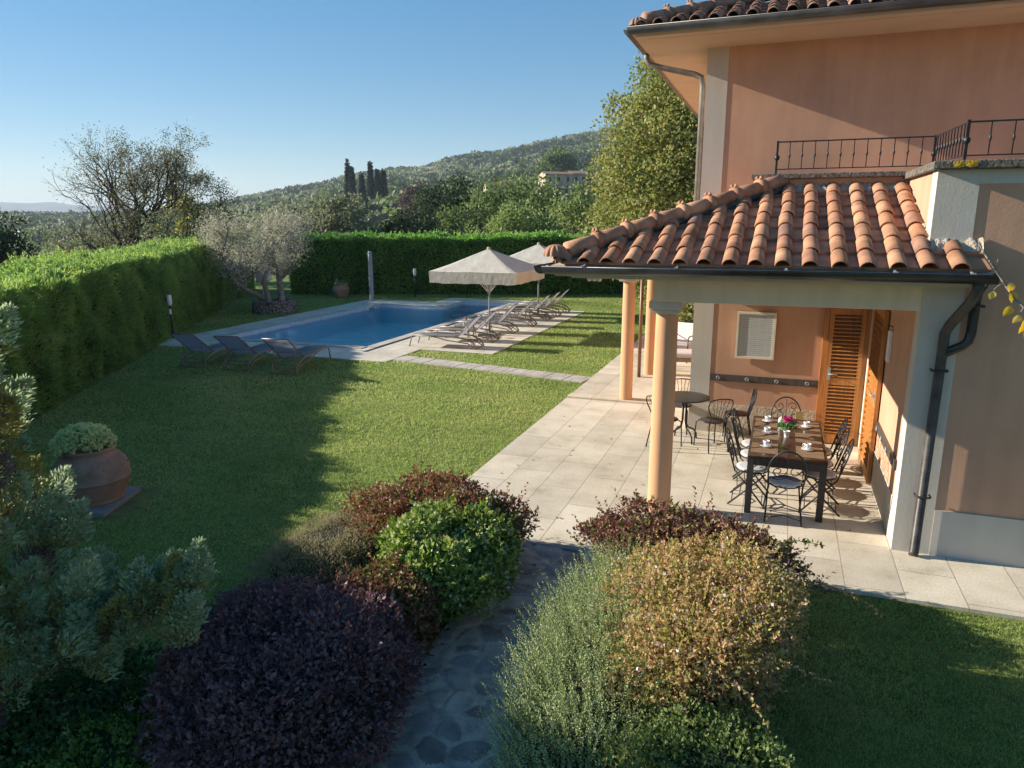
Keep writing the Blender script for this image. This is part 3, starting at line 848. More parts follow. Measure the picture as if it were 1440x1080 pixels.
def half_gutter(mb, a, b_, r=.07, n=8):
    a, b_ = np.array(a, float), np.array(b_, float); d = (b_-a)/np.linalg.norm(b_-a); s = np.cross(d, [0, 0, 1.])
    vs = []
    for p in (a, b_):
        for rr_ in (r, r-.006):
            for k in range(n+1):
                t = PI + PI*k/n
                vs.append(p + s*rr_*math.cos(t) + np.array([0, 0, rr_*1.05*math.sin(t)]))
    m = n+1; fs = []
    for k in range(n):
        fs.append((k, k+1, 2*m+k+1, 2*m+k)); fs.append((m+k+1, m+k, 3*m+k, 3*m+k+1))
        fs.append((k+1, k, m+k, m+k+1)); fs.append((2*m+k, 2*m+k+1, 3*m+k+1, 3*m+k))
    mb.add(vs, fs, True)
    for q in (-1, 1): mb.tube([a+s*r*q, b_+s*r*q], .009, 6)
    # closed end discs
    for p in (a, b_):
        vs = [p] + [p + s*r*math.cos(PI+PI*k/n) + np.array([0, 0, r*1.05*math.sin(PI+PI*k/n)]) for k in range(n+1)]
        mb.add(vs, [(0, k+1, k+2) for k in range(n)])

# porch roof
AL = math.atan2(.84, 2.36); ca, sa = math.cos(AL), math.sin(AL)
EX, EY, EZ = -2.40, 7.62, 3.02
def vmax_front(u):
    x = EX+u
    if x > 1.33: return .52/ca
    return min(2.33, max(u-.02, 0))/ca
def vmax_left(u):
    y = 13.4-u
    v = y-EY-.02
    if y > 12.1: v = min(v, 1.09)
    elif y > 9.9: v = min(v, 2.03)
    else: v = min(v, 2.33)
    return max(v, 0)/ca
mb = MB()
z1 = EZ + 2.34*sa/ca
mb.mi = 0
def slope_deck(poly, zf, th=.07):
    n = len(poly); vs = [(x, y, zf(x, y)) for x, y in poly] + [(x, y, zf(x, y)-th) for x, y in poly]
    mb.add(vs, [tuple(range(n)), tuple(range(2*n-1, n-1, -1))] + [(i, n+i, n+(i+1) % n, (i+1) % n) for i in range(n)])
tz = sa/ca
slope_deck([(EX, EY), (1.80, EY), (1.80, 8.16), (1.35, 8.16), (1.35, 9.97), (EX+2.35, 9.97)], lambda x, y: EZ + (y-EY)*tz - .01)
slope_deck([(EX, EY), (EX+2.35, 9.97), (-.34, 12.09), (-1.295, 12.09), (-1.295, 13.4), (EX, 13.4)], lambda x, y: EZ + (x-EX)*tz - .012)
porch_roof = part('porch_roof', mb, M['soffit'])
mb = MB()
tile_slope(mb, (EX, EY, EZ), (1, 0, 0), (0, ca, sa), 4.22, vmax_front, seed=2, start=.62)
tile_slope(mb, (EX, 13.4, EZ), (0, -1, 0), (ca, 0, sa), 5.75, vmax_left, seed=3)
mb.build('roof_tiles', M['tile'], porch_roof)
mb = MB()
hip_tiles(mb, (EX+.16, EY+.16, EZ+.155), (EX+2.36, EY+2.36, EZ+2.36*tz+.13), 8)
finial(mb, (EX+.06, EY+.06, EZ+.115), (-1, -1, 0), .135)
mb.build('hip_tiles', M['tile'], porch_roof)
random.seed(9)
mb = MB()
pts = []; rad = []
for i in range(46):
    t = i/45; k = .1+2.25*t
    pts.append((EX+k+random.uniform(-.03, .04), EY+k+random.uniform(-.02, .03), EZ+k*tz+.02+random.uniform(-.01, .02))); rad.append(random.uniform(.06, .10))
mb.tube(pts, rad, 9)
mb.build('mortar_bedding', mat('mossy_mortar', (.13, .10, .075), .95, .6, 22, 90, .9, 50, bdist=.02), porch_roof)
mb = MB(); mb.box(EX+.22, 1.765, EY+.14, 8.169, 2.875, 2.925); mb.box(EX+.22, 1.34, 8.17, 13.2, 2.878, 2.925)
mb.box(EX+.06, 1.77, EY+.03, EY+.14, 2.90, 2.965); mb.box(EX+.06, EX+.22, EY+.14, 13.3, 2.90, 2.965)
part('porch_ceiling', mb, M['soffit'])
mb = MB(); half_gutter(mb, (EX-.04, EY-.06, EZ-.01), (1.83, EY-.06, EZ-.01), .078); half_gutter(mb, (EX-.065, EY-.10, EZ-.012), (EX-.065, 13.3, EZ-.012), .075)
mb.mi = 1
for x in (-1.98, -1.0, .05, 1.62, 1.0):
    mb.bar((x, EY-.147, EZ), (x, EY-.0, EZ+.02), .02, .006); mb.bar((x-.02, EY-.142, EZ+.005), (x+.02, EY-.142, EZ+.005), .012, .012)
part('porch_gutter', mb, [M['gutter'], M['grey_metal']])
# side porch roof behind
mb = MB()
slope_deck([(-3.0, 13.45), (-1.295, 13.45), (-1.295, 20), (-3.0, 20)], lambda x, y: 2.70 + (x+3.0)*.33, .09)
side_roof = part('side_porch_roof', mb, M['soffit'])
mb = MB(); tile_slope(mb, (-3.02, 20, 2.71), (0, -1, 0), (.95, 0, .3135), 6.5, lambda u: 1.78, seed=8); mb.build('roof_tiles', M['tile'], side_roof)
mb = MB(); mb.box(-2.84, -2.56, 13.55, 19.9, 2.42, 2.62); part('side_porch_beam', mb, M['beam'])
# front beam
mb = MB(); mb.box(-1.335, 1.354, 8.17, 8.46, 2.60, 2.874, .006); mb.box(-1.335, -1.06, 8.462, 12.09, 2.60, 2.874, .006); part('porch_beam', mb, M['beam'])
def column(x, y, r, zt, cap):
    mb = MB(); n = 28
    prof = [(r*1.0, 0), (r*1.0, .4), (r*.97, zt*.7), (r*.92, zt)]
    mb.lathe(prof, (x, y, 0), n)
    c = part('column', mb, M['column'])
    mb = MB()
    if cap:
        mb.box(x-.185, x+.185, y-.185, y+.185, zt+.055, zt+.149, .012); mb.box(x-.15, x+.15, y-.15, y+.15, zt, zt+.055, .01)
    else:
        mb.box(x-.17, x+.17, y-.17, y+.17, zt, zt+.06, .01)
    mb.build('capital', M['trim'], c)
column(-1.20, 8.42, .138, 2.45, True)
column(-2.70, 13.74, .125, 2.36, False)
column(-2.70, 16.42, .125, 2.36, False)
mb = MB(); mb.tube([(-2.86, 16.0, 2.6), (-2.86, 16.0, 0)], .04, 8); part('downpipe', mb, M['wood_dark'])

# upper roof
UX, UY, UZ = -2.25, 11.02, 6.17
BL = R(19.5); cb, sb = math.cos(BL), math.sin(BL); tb = sb/cb
mb = MB()
slope_deck([(UX, UY), (15, UY), (15, UY+6.3), (UX+6.3, UY+6.3)], lambda x, y: UZ+(y-UY)*tb-.01)
slope_deck([(UX, UY), (UX+6.3, UY+6.3), (UX+6.3, 25), (UX, 25)], lambda x, y: UZ+(x-UX)*tb-.012)
main_roof = part('roof', mb, M['soffit'])
mb = MB(); tile_slope(mb, (UX, UY, UZ), (1, 0, 0), (0, cb, sb), 9, lambda u: min(4.4, max(u-.02, 0))/cb, seed=12)
tile_slope(mb, (UX, 21, UZ), (0, -1, 0), (cb, 0, sb), 9.9, lambda u: min(1.2, max(21-u-UY-.02, 0))/cb, seed=13)
mb.build('roof_tiles', M['tile_old'], main_roof)
mb = MB(); hip_tiles(mb, (UX+.14, UY+.14, UZ+.15), (UX+5.6, UY+5.6, UZ+5.6*tb+.12), 19); finial(mb, (UX+.06, UY+.07, UZ+.07), (-1, -1, 0), .12)
mb.build('hip_tiles', M['tile_old'], main_roof)
mb = MB()
mb.box(UX+.20, 15, UY+.20, 25, 6.055, 6.10)
mb.box(UX+.04, 15, UY+.04, UY+.20, 6.06, 6.15); mb.box(UX+.04, UX+.20, UY+.20, 25, 6.06, 6.15)
part('soffit', mb, M['soffit'])
mb = MB(); half_gutter(mb, (UX-.05, UY-.05, UZ+.0), (15, UY-.05, UZ+.0), .08); part('gutter', mb, M['gutter'])
mb = MB(); half_gutter(mb, (UX-.05, UY-.0, UZ-.002), (UX-.05, 25, UZ-.002), .078); part('gutter', mb, M['pipe'])
mb = MB(); mb.tube([(-2.27, 12.32, 6.12), (-2.27, 12.32, 6.02), (-2.22, 12.32, 5.93), (-1.98, 12.32, 5.86), (-1.50, 12.34, 5.74), (-1.40, 12.34, 5.69), (-1.37, 12.34, 5.55), (-1.37, 12.34, 3.2)], .045, 10)
part('downpipe', mb, M['pipe'])
M['dark_pipe'] = mat('dark_weathered_pipe', (.065, .058, .052), .45, .5, 7, 50, .15)
mb = MB(); mb.tube([(1.70, 7.60, 2.97), (1.70, 7.62, 2.86), (1.68, 7.74, 2.74), (1.60, 8.02, 2.50), (1.575, 8.085, 2.40), (1.575, 8.09, 2.25), (1.56, 8.09, .06), (1.55, 8.05, .02)], .048, 12)
dp = part('downpipe', mb, M['dark_pipe'])
for z in (2.02, .68):
    mb = MB(); mb.tube([(1.50, 8.14, z), (1.50, 8.06, z), (1.52, 8.035, z), (1.62, 8.035, z), (1.64, 8.06, z), (1.64, 8.14, z)], .011, 6)
    mb.build('pipe_bracket', M['black_metal'], dp)
mb = MB(); mb.tube([(1.80, 7.9, 2.90), (1.80, 8.05, 2.82), (1.80, 8.09, 2.72), (1.80, 8.09, 2.42), (1.785, 8.09, 2.33), (1.74, 8.09, 2.28), (1.58, 8.09, 2.19)], .046, 12); mb.tube([(1.73, 8.13, 2.68), (1.73, 8.035, 2.68), (1.87, 8.035, 2.68), (1.87, 8.13, 2.68)], .012, 6)
part('downpipe', mb, M['gutter'])

# ---- louvred doors
def louvre_door(name, O, U, W, H, out, parent, handle_at, sp=.056):
    """O lower corner, U unit along width, out = unit normal facing the viewer"""
    O, U, out = (np.array(q, float) for q in (O, U, out)); up = np.array([0, 0, 1.])
    mb = MB()
    st = .06
    def b(u0, u1, z0, z1, d0, d1): mb.obox(O+U*(u0+u1)/2+up*(z0+z1)/2+out*(d0+d1)/2, U, out, up, (u1-u0)/2, abs(d1-d0)/2, (z1-z0)/2)
    b(0, st, 0, H, 0, .05); b(W-st, W, 0, H, 0, .05)
    b(st, W-st, 0, .16, .003, .046); b(st, W-st, H-.11, H, .003, .046); b(st, W-st, H*.44, H*.44+.11, .003, .046)
    for (z0, z1) in ((.16, H*.44), (H*.44+.11, H-.11)):
        n = int((z1-z0)/sp)
        for i in range(n):
            z = z0 + (i+.5)*(z1-z0)/n
            ax = out*math.cos(R(30)) - up*math.sin(R(30)); az_ = np.cross(U, ax)
            mb.obox(O+U*W/2+up*z+out*.036, U, ax, az_, W/2-st-.001, .023, .0045)
    d = part(name, mb, M['wood'], parent)
    mb = MB(); b(st, W-st, .17, H-.12, .0005, .002); mb.build('louvre_shade_sheet', M['wood_dark'], d)  # dark sheet standing in for the shaded room behind the slats
    mb = MB(); h = O+U*handle_at+out*.05+up*H*.52
    mb.obox(h+out*.004, U, out, up, .022, .004, .10); mb.tube([h, h+out*.05, h+out*.055+U*.12*(1 if handle_at < W/2 else -1)], .011, 8)
    mb.build('handle', M['grey_metal'], d)
    return d
mb = MB(); mb.box(.70, .775, 12.03, 12.098, 0, 2.28); mb.box(1.285, 1.35, 12.03, 12.098, 0, 2.28); mb.box(.775, 1.285, 12.03, 12.098, 2.2, 2.28)
part('door_frame', mb, M['wood'])
louvre_door('door', (.78, 12.05, .02), (1, 0, 0), .50, 2.17, (0, -1, 0), house, .05)
mb = MB(); mb.box(1.30, 1.351, 11.30, 11.40, 0, 2.38); part('door_frame', mb, M['wood'])
d2 = louvre_door('door', (1.345, 11.29, .02), (0, -1, 0), 1.10, 2.33, (-1, 0, 0), house, 1.04, .085)
# chair rails with iron rings
def chair_rail(a, b_, out, n):
    a, b_, out = (np.array(q, float) for q in (a, b_, out)); mb = MB()
    d = (b_-a); L_ = np.linalg.norm(d); d /= L_
    mb.obox((a+b_)/2+out*.016, d, out, (0, 0, 1), L_/2, .016, .055)
    rl = part('chair_rail', mb, M['bumper'])
    for i in range(n):
        c = a+d*L_*(i+.28)/(n-.35)+out*.045; mb = MB()
        up = np.array([0, 0, 1.])
        mb.tube([c+d*.026*math.cos(t)+up*.026*math.sin(t) for t in np.linspace(0, 2*PI, 13)[:-1]], .006, 6, closed=True)
        mb.obox(c-out*.01, d, out, up, .008, .012, .008)
        mb.build('ring', M['grey_metal'], rl)
chair_rail((-.97, 12.1, .95), (.70, 12.1, .95), (0, -1, 0), 4)
chair_rail((1.362, 8.47, .86), (1.362, 10.15, .86), (-1, 0, 0), 4)

# ---- framed notice on the porch wall
def noticemat():
    m, nt, b, L = newmat('printed_sheet')
    tc = N(nt, 'ShaderNodeTexCoord'); mp = N(nt, 'ShaderNodeMapping'); mp.inputs['Rotation'].default_value = (R(90), 0, 0)
    L.new(tc.outputs['Object'], mp.inputs[0])
    br = N(nt, 'ShaderNodeTexBrick'); br.inputs['Scale'].default_value = 5; br.inputs['Color1'].default_value = (.26, .29, .30, 1); br.inputs['Color2'].default_value = (.36, .39, .39, 1); br.inputs['Mortar'].default_value = (.47, .49, .48, 1)
    br.inputs['Mortar Size'].default_value = .06; br.inputs['Brick Width'].default_value = 1.3; br.inputs['Row Height'].default_value = .16
    L.new(mp.outputs[0], br.inputs['Vector']); L.new(br.outputs[0], b.inputs['Base Color']); b.inputs['Roughness'].default_value = .4
    return m
M['notice'] = noticemat()
nb = thing('notice_board', 'cream framed notice board with pale printed sheets on the orange porch wall', 'notice board', (-.30, 12.08, 1.31))
mb = MB()
x0, x1, zz0, zz1 = -.60, .0, 1.30, 2.06
mb.box(x0, x1, 12.04, 12.075, zz0, zz0+.035); mb.box(x0, x1, 12.04, 12.075, zz1-.035, zz1); mb.box(x0, x0+.035, 12.04, 12.075, zz0+.036, zz1-.036); mb.box(x1-.035, x1, 12.04, 12.075, zz0+.036, zz1-.036)
mb.build('frame', mat('cream_frame', (.72, .66, .50), .5, .06), nb, 'world')
mb = MB(); mb.box(x0+.036, x1-.036, 12.055, 12.07, zz0+.036, zz1-.036); mb.build('printed_sheet', M['notice'], nb, 'world')
wp = thing('wall_plaque', 'slim white plaque hanging from a dark hook high on the right porch wall', 'plaque', (1.34, 9.9, 1.76))
mb = MB(); mb.box(1.325, 1.358, 9.80, 9.98, 1.76, 2.16, .004); mb.build('panel', M['white_paint'], wp, 'world')
mb = MB(); mb.tube([(1.36, 9.89, 2.20), (1.32, 9.89, 2.22), (1.31, 9.89, 2.17), (1.33, 9.89, 2.15)], .008, 6); mb.build('hook', M['black_metal'], wp, 'world')
# cluster of three small lamps under the porch eave
pl = thing('eave_lamp', 'cluster of three small white globe lamps under the porch eave corner', 'lamp', (-2.05, 8.3, 2.8))
mb = MB(); mb.box(-2.14, -1.96, 8.28, 8.32, 2.862, 2.876); mb.build('bracket', M['white_paint'], pl, 'world')
for dx in (-.06, 0, .06):
    mb = MB(); mb.lathe([(.008, .065), (.024, .045), (.03, .025), (.024, .006), (.004, 0)], (-2.05+dx, 8.30, 2.797), 10); mb.build('globe', M['lamp_glass'], pl, 'world')

# ================================================================ PORCH FURNITURE
TX0, TX1, TY0, TY1 = -.205, .69, 8.66, 10.58
TCX = (TX0+TX1)/2
tb_ = thing('dining_table', 'long dark wicker dining table laid with cups on woven placemats', 'table', (TCX, (TY0+TY1)/2, 0))
mb = MB(); mb.box(TX0, TX1, TY0, TY1, .715, .742, .006)
mb.build('tabletop', mat('glossy_brown_top', (.075, .042, .028), .16, .25, 9, 60, .03, spec=.6), tb_, 'world')
mb = MB(); mb.box(TX0+.008, TX1-.008, TY0+.008, TY0+.04, .625, .714); mb.box(TX0+.008, TX1-.008, TY1-.04, TY1-.008, .625, .714)
mb.box(TX0+.008, TX0+.04, TY0+.041, TY1-.041, .625, .714); mb.box(TX1-.04, TX1-.008, TY0+.041, TY1-.041, .625, .714)
mb.build('apron', M['wicker_dark'], tb_, 'world')
for x in (TX0+.005, TX1-.08):
    for y in (TY0+.005, TY1-.08):
        mb = MB(); mb.box(x, x+.075, y, y+.075, 0, .713, .004); mb.build('leg', M['wicker_dark'], tb_, 'world')

CUPMAT = [M['porcelain'], mat('blue_cup_pattern', (.16, .22, .36), .2, .3, 60, 120, 0)]
def cup():
    mb = MB()
    mb.lathe([(.012, .0), (.024, .002), (.026, .01), (.036, .03), (.040, .060), (.0405, .072), (.037, .072), (.034, .04), (.02, .012), (.002, .010)], (0, 0, 0), 18)
    mb.mi = 1
    for k in range(6):
        a = k*PI/3
        mb.tube([(.0385*math.cos(a), .0385*math.sin(a), .028), (.0405*math.cos(a+.3), .0405*math.sin(a+.3), .045), (.0415*math.cos(a), .0415*math.sin(a), .058)], .004, 5)
    mb.mi = 0
    mb.tube([(.038, 0, .060), (.060, 0, .058), (.066, 0, .042), (.054, 0, .024), (.036, 0, .024)], .0045, 6)
    return mb
def saucer():
    mb = MB(); mb.lathe([(.002, .003), (.03, .003), (.045, .006), (.072, .016), (.074, .018), (.070, .019), (.044, .0095), (.002, .007)], (0, 0, 0), 24); return mb
places = [(-.005, 9.07, 'nearest on the left of the dining table', 20), (-.005, 9.68, 'in the middle on the left of the dining table', 60), (-.01, 10.27, 'at the far left corner of the dining table', -20),
          (.475, 9.10, 'nearest on the right side of the dining table', 150), (.49, 10.15, 'beside the menu holder on the dining table', 120)]
mb = cup(); c0 = mb.build('coffee_cup', CUPMAT); mb = saucer(); s0 = mb.build('saucer', M['porcelain'])
for i, (x, y, where, rz) in enumerate(places):
    c = c0 if i == 0 else copy_tree(c0); s = s0 if i == 0 else copy_tree(s0)
    c.location = (x, y, .7565); s.location = (x, y, .7475); c.rotation_euler = (0, 0, R(rz))
    tag(c, 'white patterned coffee cup ' + where, 'cup', 'coffee cups on the dining table')
    tag(s, 'white saucer under the cup ' + where, 'saucer', 'saucers on the dining table')
mats_ = [(-.02, 9.02, 'nearest left'), (-.02, 9.63, 'middle left'), (-.02, 10.22, 'far left'), (.50, 9.02, 'nearest right'), (.50, 9.63, 'middle right'), (.50, 10.22, 'far right')]
mb = MB(); mb.box(-.155, .155, -.215, .215, 0, .0045); p0 = None
for i, (x, y, wh) in enumerate(mats_):
    if p0 is None: o = p0 = mb.build('placemat', M['mat'])
    else: o = copy_tree(p0)
    o.location = (x+.0, y, .7425); tag(o, 'brown woven placemat at the %s place of the dining table' % wh, 'placemat', 'placemats on the dining table')

def leaf_arrays(P, D, L, W, fold=.15, rng=None, up=None):
    """diamond leaves: P base, D unit direction; returns V (4n,3), F (n,4)"""
    n = len(P)
    r = unit(rng.normal(size=(n, 3))) if up is None else up
    Sd = unit(np.cross(D, r)); Nn = np.cross(Sd, D)
    L = np.broadcast_to(np.asarray(L, float).reshape(-1, 1), (n, 1)); W = np.broadcast_to(np.asarray(W, float).reshape(-1, 1), (n, 1))
    V = np.stack([P, P+D*L*.48+Sd*W*.5+Nn*W*fold, P+D*L, P+D*L*.48-Sd*W*.5+Nn*W*fold], 1).reshape(-1, 3)
    return V, np.arange(4*n).reshape(n, 4)

rng = np.random.default_rng(11)
def small_pot_plant(name, label, loc, potm, pr, ph, leafm, leaf_r, flowerm=None, nl=260, nf=60, lz=0., cat='potted plant'):
    t = thing(name, label, cat, loc)
    mb = MB(); mb.lathe([(pr*.7, 0), (pr*.95, ph*.9), (pr*1.05, ph*.9), (pr*1.05, ph), (pr*.9, ph), (pr*.85, ph*.85), (.001, ph*.85)], (0, 0, 0), 20, cap0=True); mb.build('pot', potm, t)
    d = unit(rng.normal(size=(nl, 3))); d[:, 2] = np.abs(d[:, 2])*.9
    P = d*leaf_r*rng.uniform(.45, 1, (nl, 1))*np.array([1, 1, .75]) + np.array([0, 0, ph*.9+lz])
    V, F = leaf_arrays(P, unit(d+rng.normal(size=(nl, 3))*.5), leaf_r*.45, leaf_r*.36, .15, rng)
    big_mesh('leaves', V, F, leafm, t)
    if flowerm:
        P = np.array([0, 0, ph*.9+lz+leaf_r*.95]) + rng.normal(size=(nf, 3))*np.array([.5, .5, .3])*leaf_r*.6
        V, F = leaf_arrays(P, unit(rng.normal(size=(nf, 3))+np.array([0, 0, .6])), leaf_r*.36, leaf_r*.32, .2, rng)
        big_mesh('flowers', V, F, flowerm, t)
    return t
M['cyc_leaf'] = leafmat('cyclamen_leaf', [(.05, .12, .04), (.10, .20, .07), (.18, .26, .14)], .2)
M['magenta'] = leafmat('magenta_petal', [(.26, .008, .10), (.38, .02, .17), (.32, .012, .13)], .3)
small_pot_plant('cyclamen_pot', 'small potted cyclamen with magenta flowers on the dining table', (.235, 9.60, .7425), M['porcelain'], .042, .085, M['cyc_leaf'], .105, M['magenta'], 200, 46, .06)
# menu holder, jar and card box at the far end
t = thing('menu_holder', 'small dark stand holding a pale yellow card on the dining table', 'menu holder', (.33, 10.34, .7425))
mb = MB(); mb.box(-.05, .05, -.03, .03, 0, .02); mb.tube([(-.03, 0, .02), (-.03, 0, .15), (0, 0, .19), (.03, 0, .15), (.03, 0, .02)], .006, 6); mb.build('stand', M['black_metal'], t)
mb = MB(); mb.obox((.065, -.015, .12), (1, .25, 0), (-.25, 1, 0), (0, 0, 1), .05, .003, .055); mb.build('card', mat('yellow_card', (.62, .50, .18), .6, .05), t)
t = thing('sugar_jar', 'white lidded sugar jar behind the cyclamen on the dining table', 'jar', (.16, 10.02, .7425))
mb = MB(); mb.lathe([(.03, 0), (.036, .02), (.036, .11), (.03, .125)], (0, 0, 0), 18, cap0=True); mb.build('body', M['porcelain'], t)
mb = MB(); mb.lathe([(.033, .1255), (.03, .14), (.008, .148), (.009, .16), (.001, .165)], (0, 0, 0), 18); mb.build('lid', M['porcelain'], t)

def spiral(c, ax, ay, r0, turns, sgn, n=22):
    c, ax, ay = (np.array(q, float) for q in (c, ax, ay)); pts = []
    for i in range(n):
        t = i/(n-1); a = sgn*turns*2*PI*t; r = r0*(1-.82*t)
        pts.append(c + ax*r*math.cos(a) + ay*r*math.sin(a))
    return pts
def scroll_chair(label, loc, rz):
    """wrought iron folding chair, facing +y in its own frame"""
    t = thing('iron_chair', label, 'chair', loc, rz, 'scroll-backed iron chairs around the dining table')
    w = .20
    mb = MB(); mb.lathe([(.001, .03), (.15, .03), (.185, .022), (.19, .010), (.185, 0), (.001, 0)], (0, .02, .455), 24)
    mb.build('seat_cushion', M['cushion'], t)
    mb = MB(); mb.tube([(.195*math.cos(a), .02+.195*math.sin(a), .445) for a in np.linspace(0, 2*PI, 25)[:-1]], .009, 6, closed=True)
    mb.tube([(-.19, .02, .445), (.19, .02, .445)], .007, 6); mb.tube([(0, -.17, .445), (0, .21, .445)], .007, 6); mb.build('seat_frame', M['iron'], t)
    # back: tall hoop leaning back, with scrolls
    ly = lambda z: -.17 - (z-.45)*.30
    mb = MB(); pts = []
    for i in range(21):
        a = PI*i/20; x = -w*math.cos(a)*(1.02); z = .68+.25*math.sin(a)
        pts.append((x, ly(z), z))
    pts = [(-w*.93, ly(.45), .45), (-w*1.0, ly(.58), .58)] + pts + [(w*1.0, ly(.58), .58), (w*.93, ly(.45), .45)]
    mb.tube(pts, .0105, 7)
    ax = (1, 0, 0); az_ = unit(np.array([0, -.30, 1.]))
    for s in (-1, 1):
        mb.tube(spiral((s*.095, ly(.66), .66), ax, az_, .085, 1.15, s), .006, 5)
        mb.tube(spiral((s*.09, ly(.80), .80), ax, az_, .07, 1.1, -s), .006, 5)
        mb.tube([(s*.19, ly(.57), .57), (s*.10, ly(.55), .55), (0, ly(.58), .58)], .006, 5)
    mb.tube([(-.19, ly(.56), .56), (0, ly(.60), .60), (.19, ly(.56), .56)], .006, 5); mb.tube([(0, ly(.58), .58), (0, ly(.90), .90)], .005, 5)
    mb.build('backrest', M['iron'], t)
    for s in (-1, 1):
        mb = MB(); mb.tube([(s*w*.93, ly(.45), .45), (s*w, .02, .24), (s*w*1.04, .21, .012)], [.010, .010, .012], 7); mb.build('leg', M['iron'], t)
        mb = MB(); mb.tube([(s*w*.85, .19, .44), (s*w*.92, .0, .24), (s*w*1.02, -.235, .012)], [.010, .010, .012], 7); mb.build('leg', M['iron'], t)
    for (y, z, h) in ((.165, .06, .05), (-.19, .06, .05), (-.10, .14, .03)):
        mb = MB(); mb.tube([(-w*1.02, y, z), (0, y, z+h), (w*1.02, y, z)], .006, 6); mb.build('stretcher', M['iron'], t)
    return t
rd = random.Random(4)
for lab, x, y, rz in [
    ('scroll-backed iron chair at the near head of the dining table, back to the viewer', .235, 8.66, 3),
    ('scroll-backed iron chair at the far head of the dining table by the wall', .235, 10.78, 180),
    ('nearest of the three iron chairs along the left side of the dining table', -.17, 9.07, -91),
    ('middle one of the three iron chairs along the left side of the dining table', -.15, 9.62, -86),
    ('farthest of the three iron chairs along the left side of the dining table', -.16, 10.08, -95),
    ('nearest of the three iron chairs along the right side of the dining table', .66, 9.12, 88),
    ('middle one of the three iron chairs along the right side of the dining table', .64, 9.58, 93),
    ('farthest of the three iron chairs along the right side of the dining table', .66, 10.08, 90)]:
    scroll_chair(lab, (x, y, 0), R(rz))

# round bistro table and its fan-backed chairs
t = thing('bistro_table', 'small round dark metal bistro table behind the front column', 'table', (-1.285, 11.45, 0))
mb = MB(); mb.lathe([(.001, .735), (.37, .735), (.385, .73), (.385, .715), (.37, .71), (.001, .71)], (0, 0, 0), 36); mb.build('tabletop', mat('dark_metal_top', (.06, .052, .045), .35, .2, 8, 60, .03, spec=.5), t)
for k in range(4):
    a = R(40+90*k); c, s = math.cos(a), math.sin(a); mb = MB()
    mb.tube([(.035*c, .035*s, .71), (.035*c, .035*s, .34), (.07*c, .07*s, .22), (.18*c, .18*s, .17), (.24*c, .24*s, .10), (.25*c, .25*s, 0)], .013, 8); mb.build('leg', M['iron'], t)
SEAT_BROWN = mat('brown_metal_seat', (.14, .075, .05), .45, .25, 10, 60, .05)
SEAT_DARK = mat('dark_metal_seat', (.07, .062, .06), .4, .25, 10, 60, .05)
def bistro_chair(label, loc, rz, seatm):
    t = thing('bistro_chair', label, 'chair', loc, rz, 'fan-backed metal chairs round the bistro table')
    mb = MB(); mb.lathe([(.001, .462), (.17, .462), (.195, .456), (.195, .445), (.001, .442)], (0, 0, 0), 26); mb.build('seat', seatm, t)
    ly = lambda z: -.17-(z-.45)*.22
    mb = MB(); top = [(-.12, .45), (-.135, .56), (-.195, .70), (-.20, .78), (-.16, .83), (0, .85), (.16, .83), (.20, .78), (.195, .70), (.135, .56), (.12, .45)]
    sm = []
    for i in range(len(top)-1):
        for k in range(4):
            f = k/4; p0 = top[max(i-1, 0)]; p1 = top[i]; p2 = top[i+1]; p3 = top[min(i+2, len(top)-1)]
            sm.append(tuple(.5*((2*p1[j])+(-p0[j]+p2[j])*f+(2*p0[j]-5*p1[j]+4*p2[j]-p3[j])*f*f+(-p0[j]+3*p1[j]-3*p2[j]+p3[j])*f**3) for j in (0, 1)))
    sm.append(top[-1])
    mb.tube([(x, ly(z), z) for x, z in sm], .0095, 7); mb.build('back_frame', M['iron'], t)
    mb = MB()
    for k in range(-2, 3): mb.tube([(k*.035, ly(.46), .46), (k*.045, ly(.6), .6), (k*.068, ly(.842-abs(k)*.006), .842-abs(k)*.006)], .005, 5)
    mb.build('back_rods', M['iron'], t)
    for sx in (-1, 1):
        mb = MB(); mb.tube([(sx*.13, -.16, .45), (sx*.15, -.19, .25), (sx*.17, -.25, 0)], .010, 7); mb.build('leg', M['iron'], t)
        mb = MB(); mb.tube([(sx*.13, .12, .445), (sx*.17, .17, .40), (sx*.175, .185, .25), (sx*.18, .19, 0)], .010, 7); mb.build('leg', M['iron'], t)
    return t
bistro_chair('fan-backed chair in front of the bistro table, its dark seat turned to the table', (-.83, 11.17, 0), R(35), SEAT_DARK)
bistro_chair('fan-backed chair with a brown seat standing sideways near the porch wall', (-.48, 11.74, 0), R(98), SEAT_BROWN)
bistro_chair('fan-backed chair behind the bistro table beside the house corner', (-1.42, 11.98, 0), R(172), SEAT_DARK)
bistro_chair('fan-backed chair left of the bistro table, half hidden by the front column', (-1.52, 11.02, 0), R(-30), SEAT_DARK)

# ================================================================ TERRACE SEATS FARTHER BACK
t = thing('director_chair', 'white fabric armchair standing on the side terrace beyond the columns', 'chair', (-2.22, 18.35, 0), R(165))
mb = MB(); mb.obox((0, -.24, .72), (1, 0, 0), (0, .97, .22), (0, -.22, .97), .24, .012, .22); mb.build('backrest', mat('white_canvas', (.78, .76, .72), .8, .05), t)
mb = MB(); mb.box(-.24, .24, -.22, .24, .42, .45, .01); mb.build('seat', mat('grey_canvas', (.4, .4, .42), .8, .05), t)
for sx in (-1, 1):
    mb = MB(); mb.tube([(sx*.27, -.25, .0), (sx*.27, -.25, .62), (sx*.27, -.2, .655), (sx*.27, .2, .65), (sx*.27, .26, .60), (sx*.27, .28, 0)], .015, 7); mb.build('arm', M['iron'], t)
t = thing('lounge_seat', 'low grey upholstered lounge seat in front of the white armchair', 'lounge seat', (-1.95, 17.3, 0), R(8))
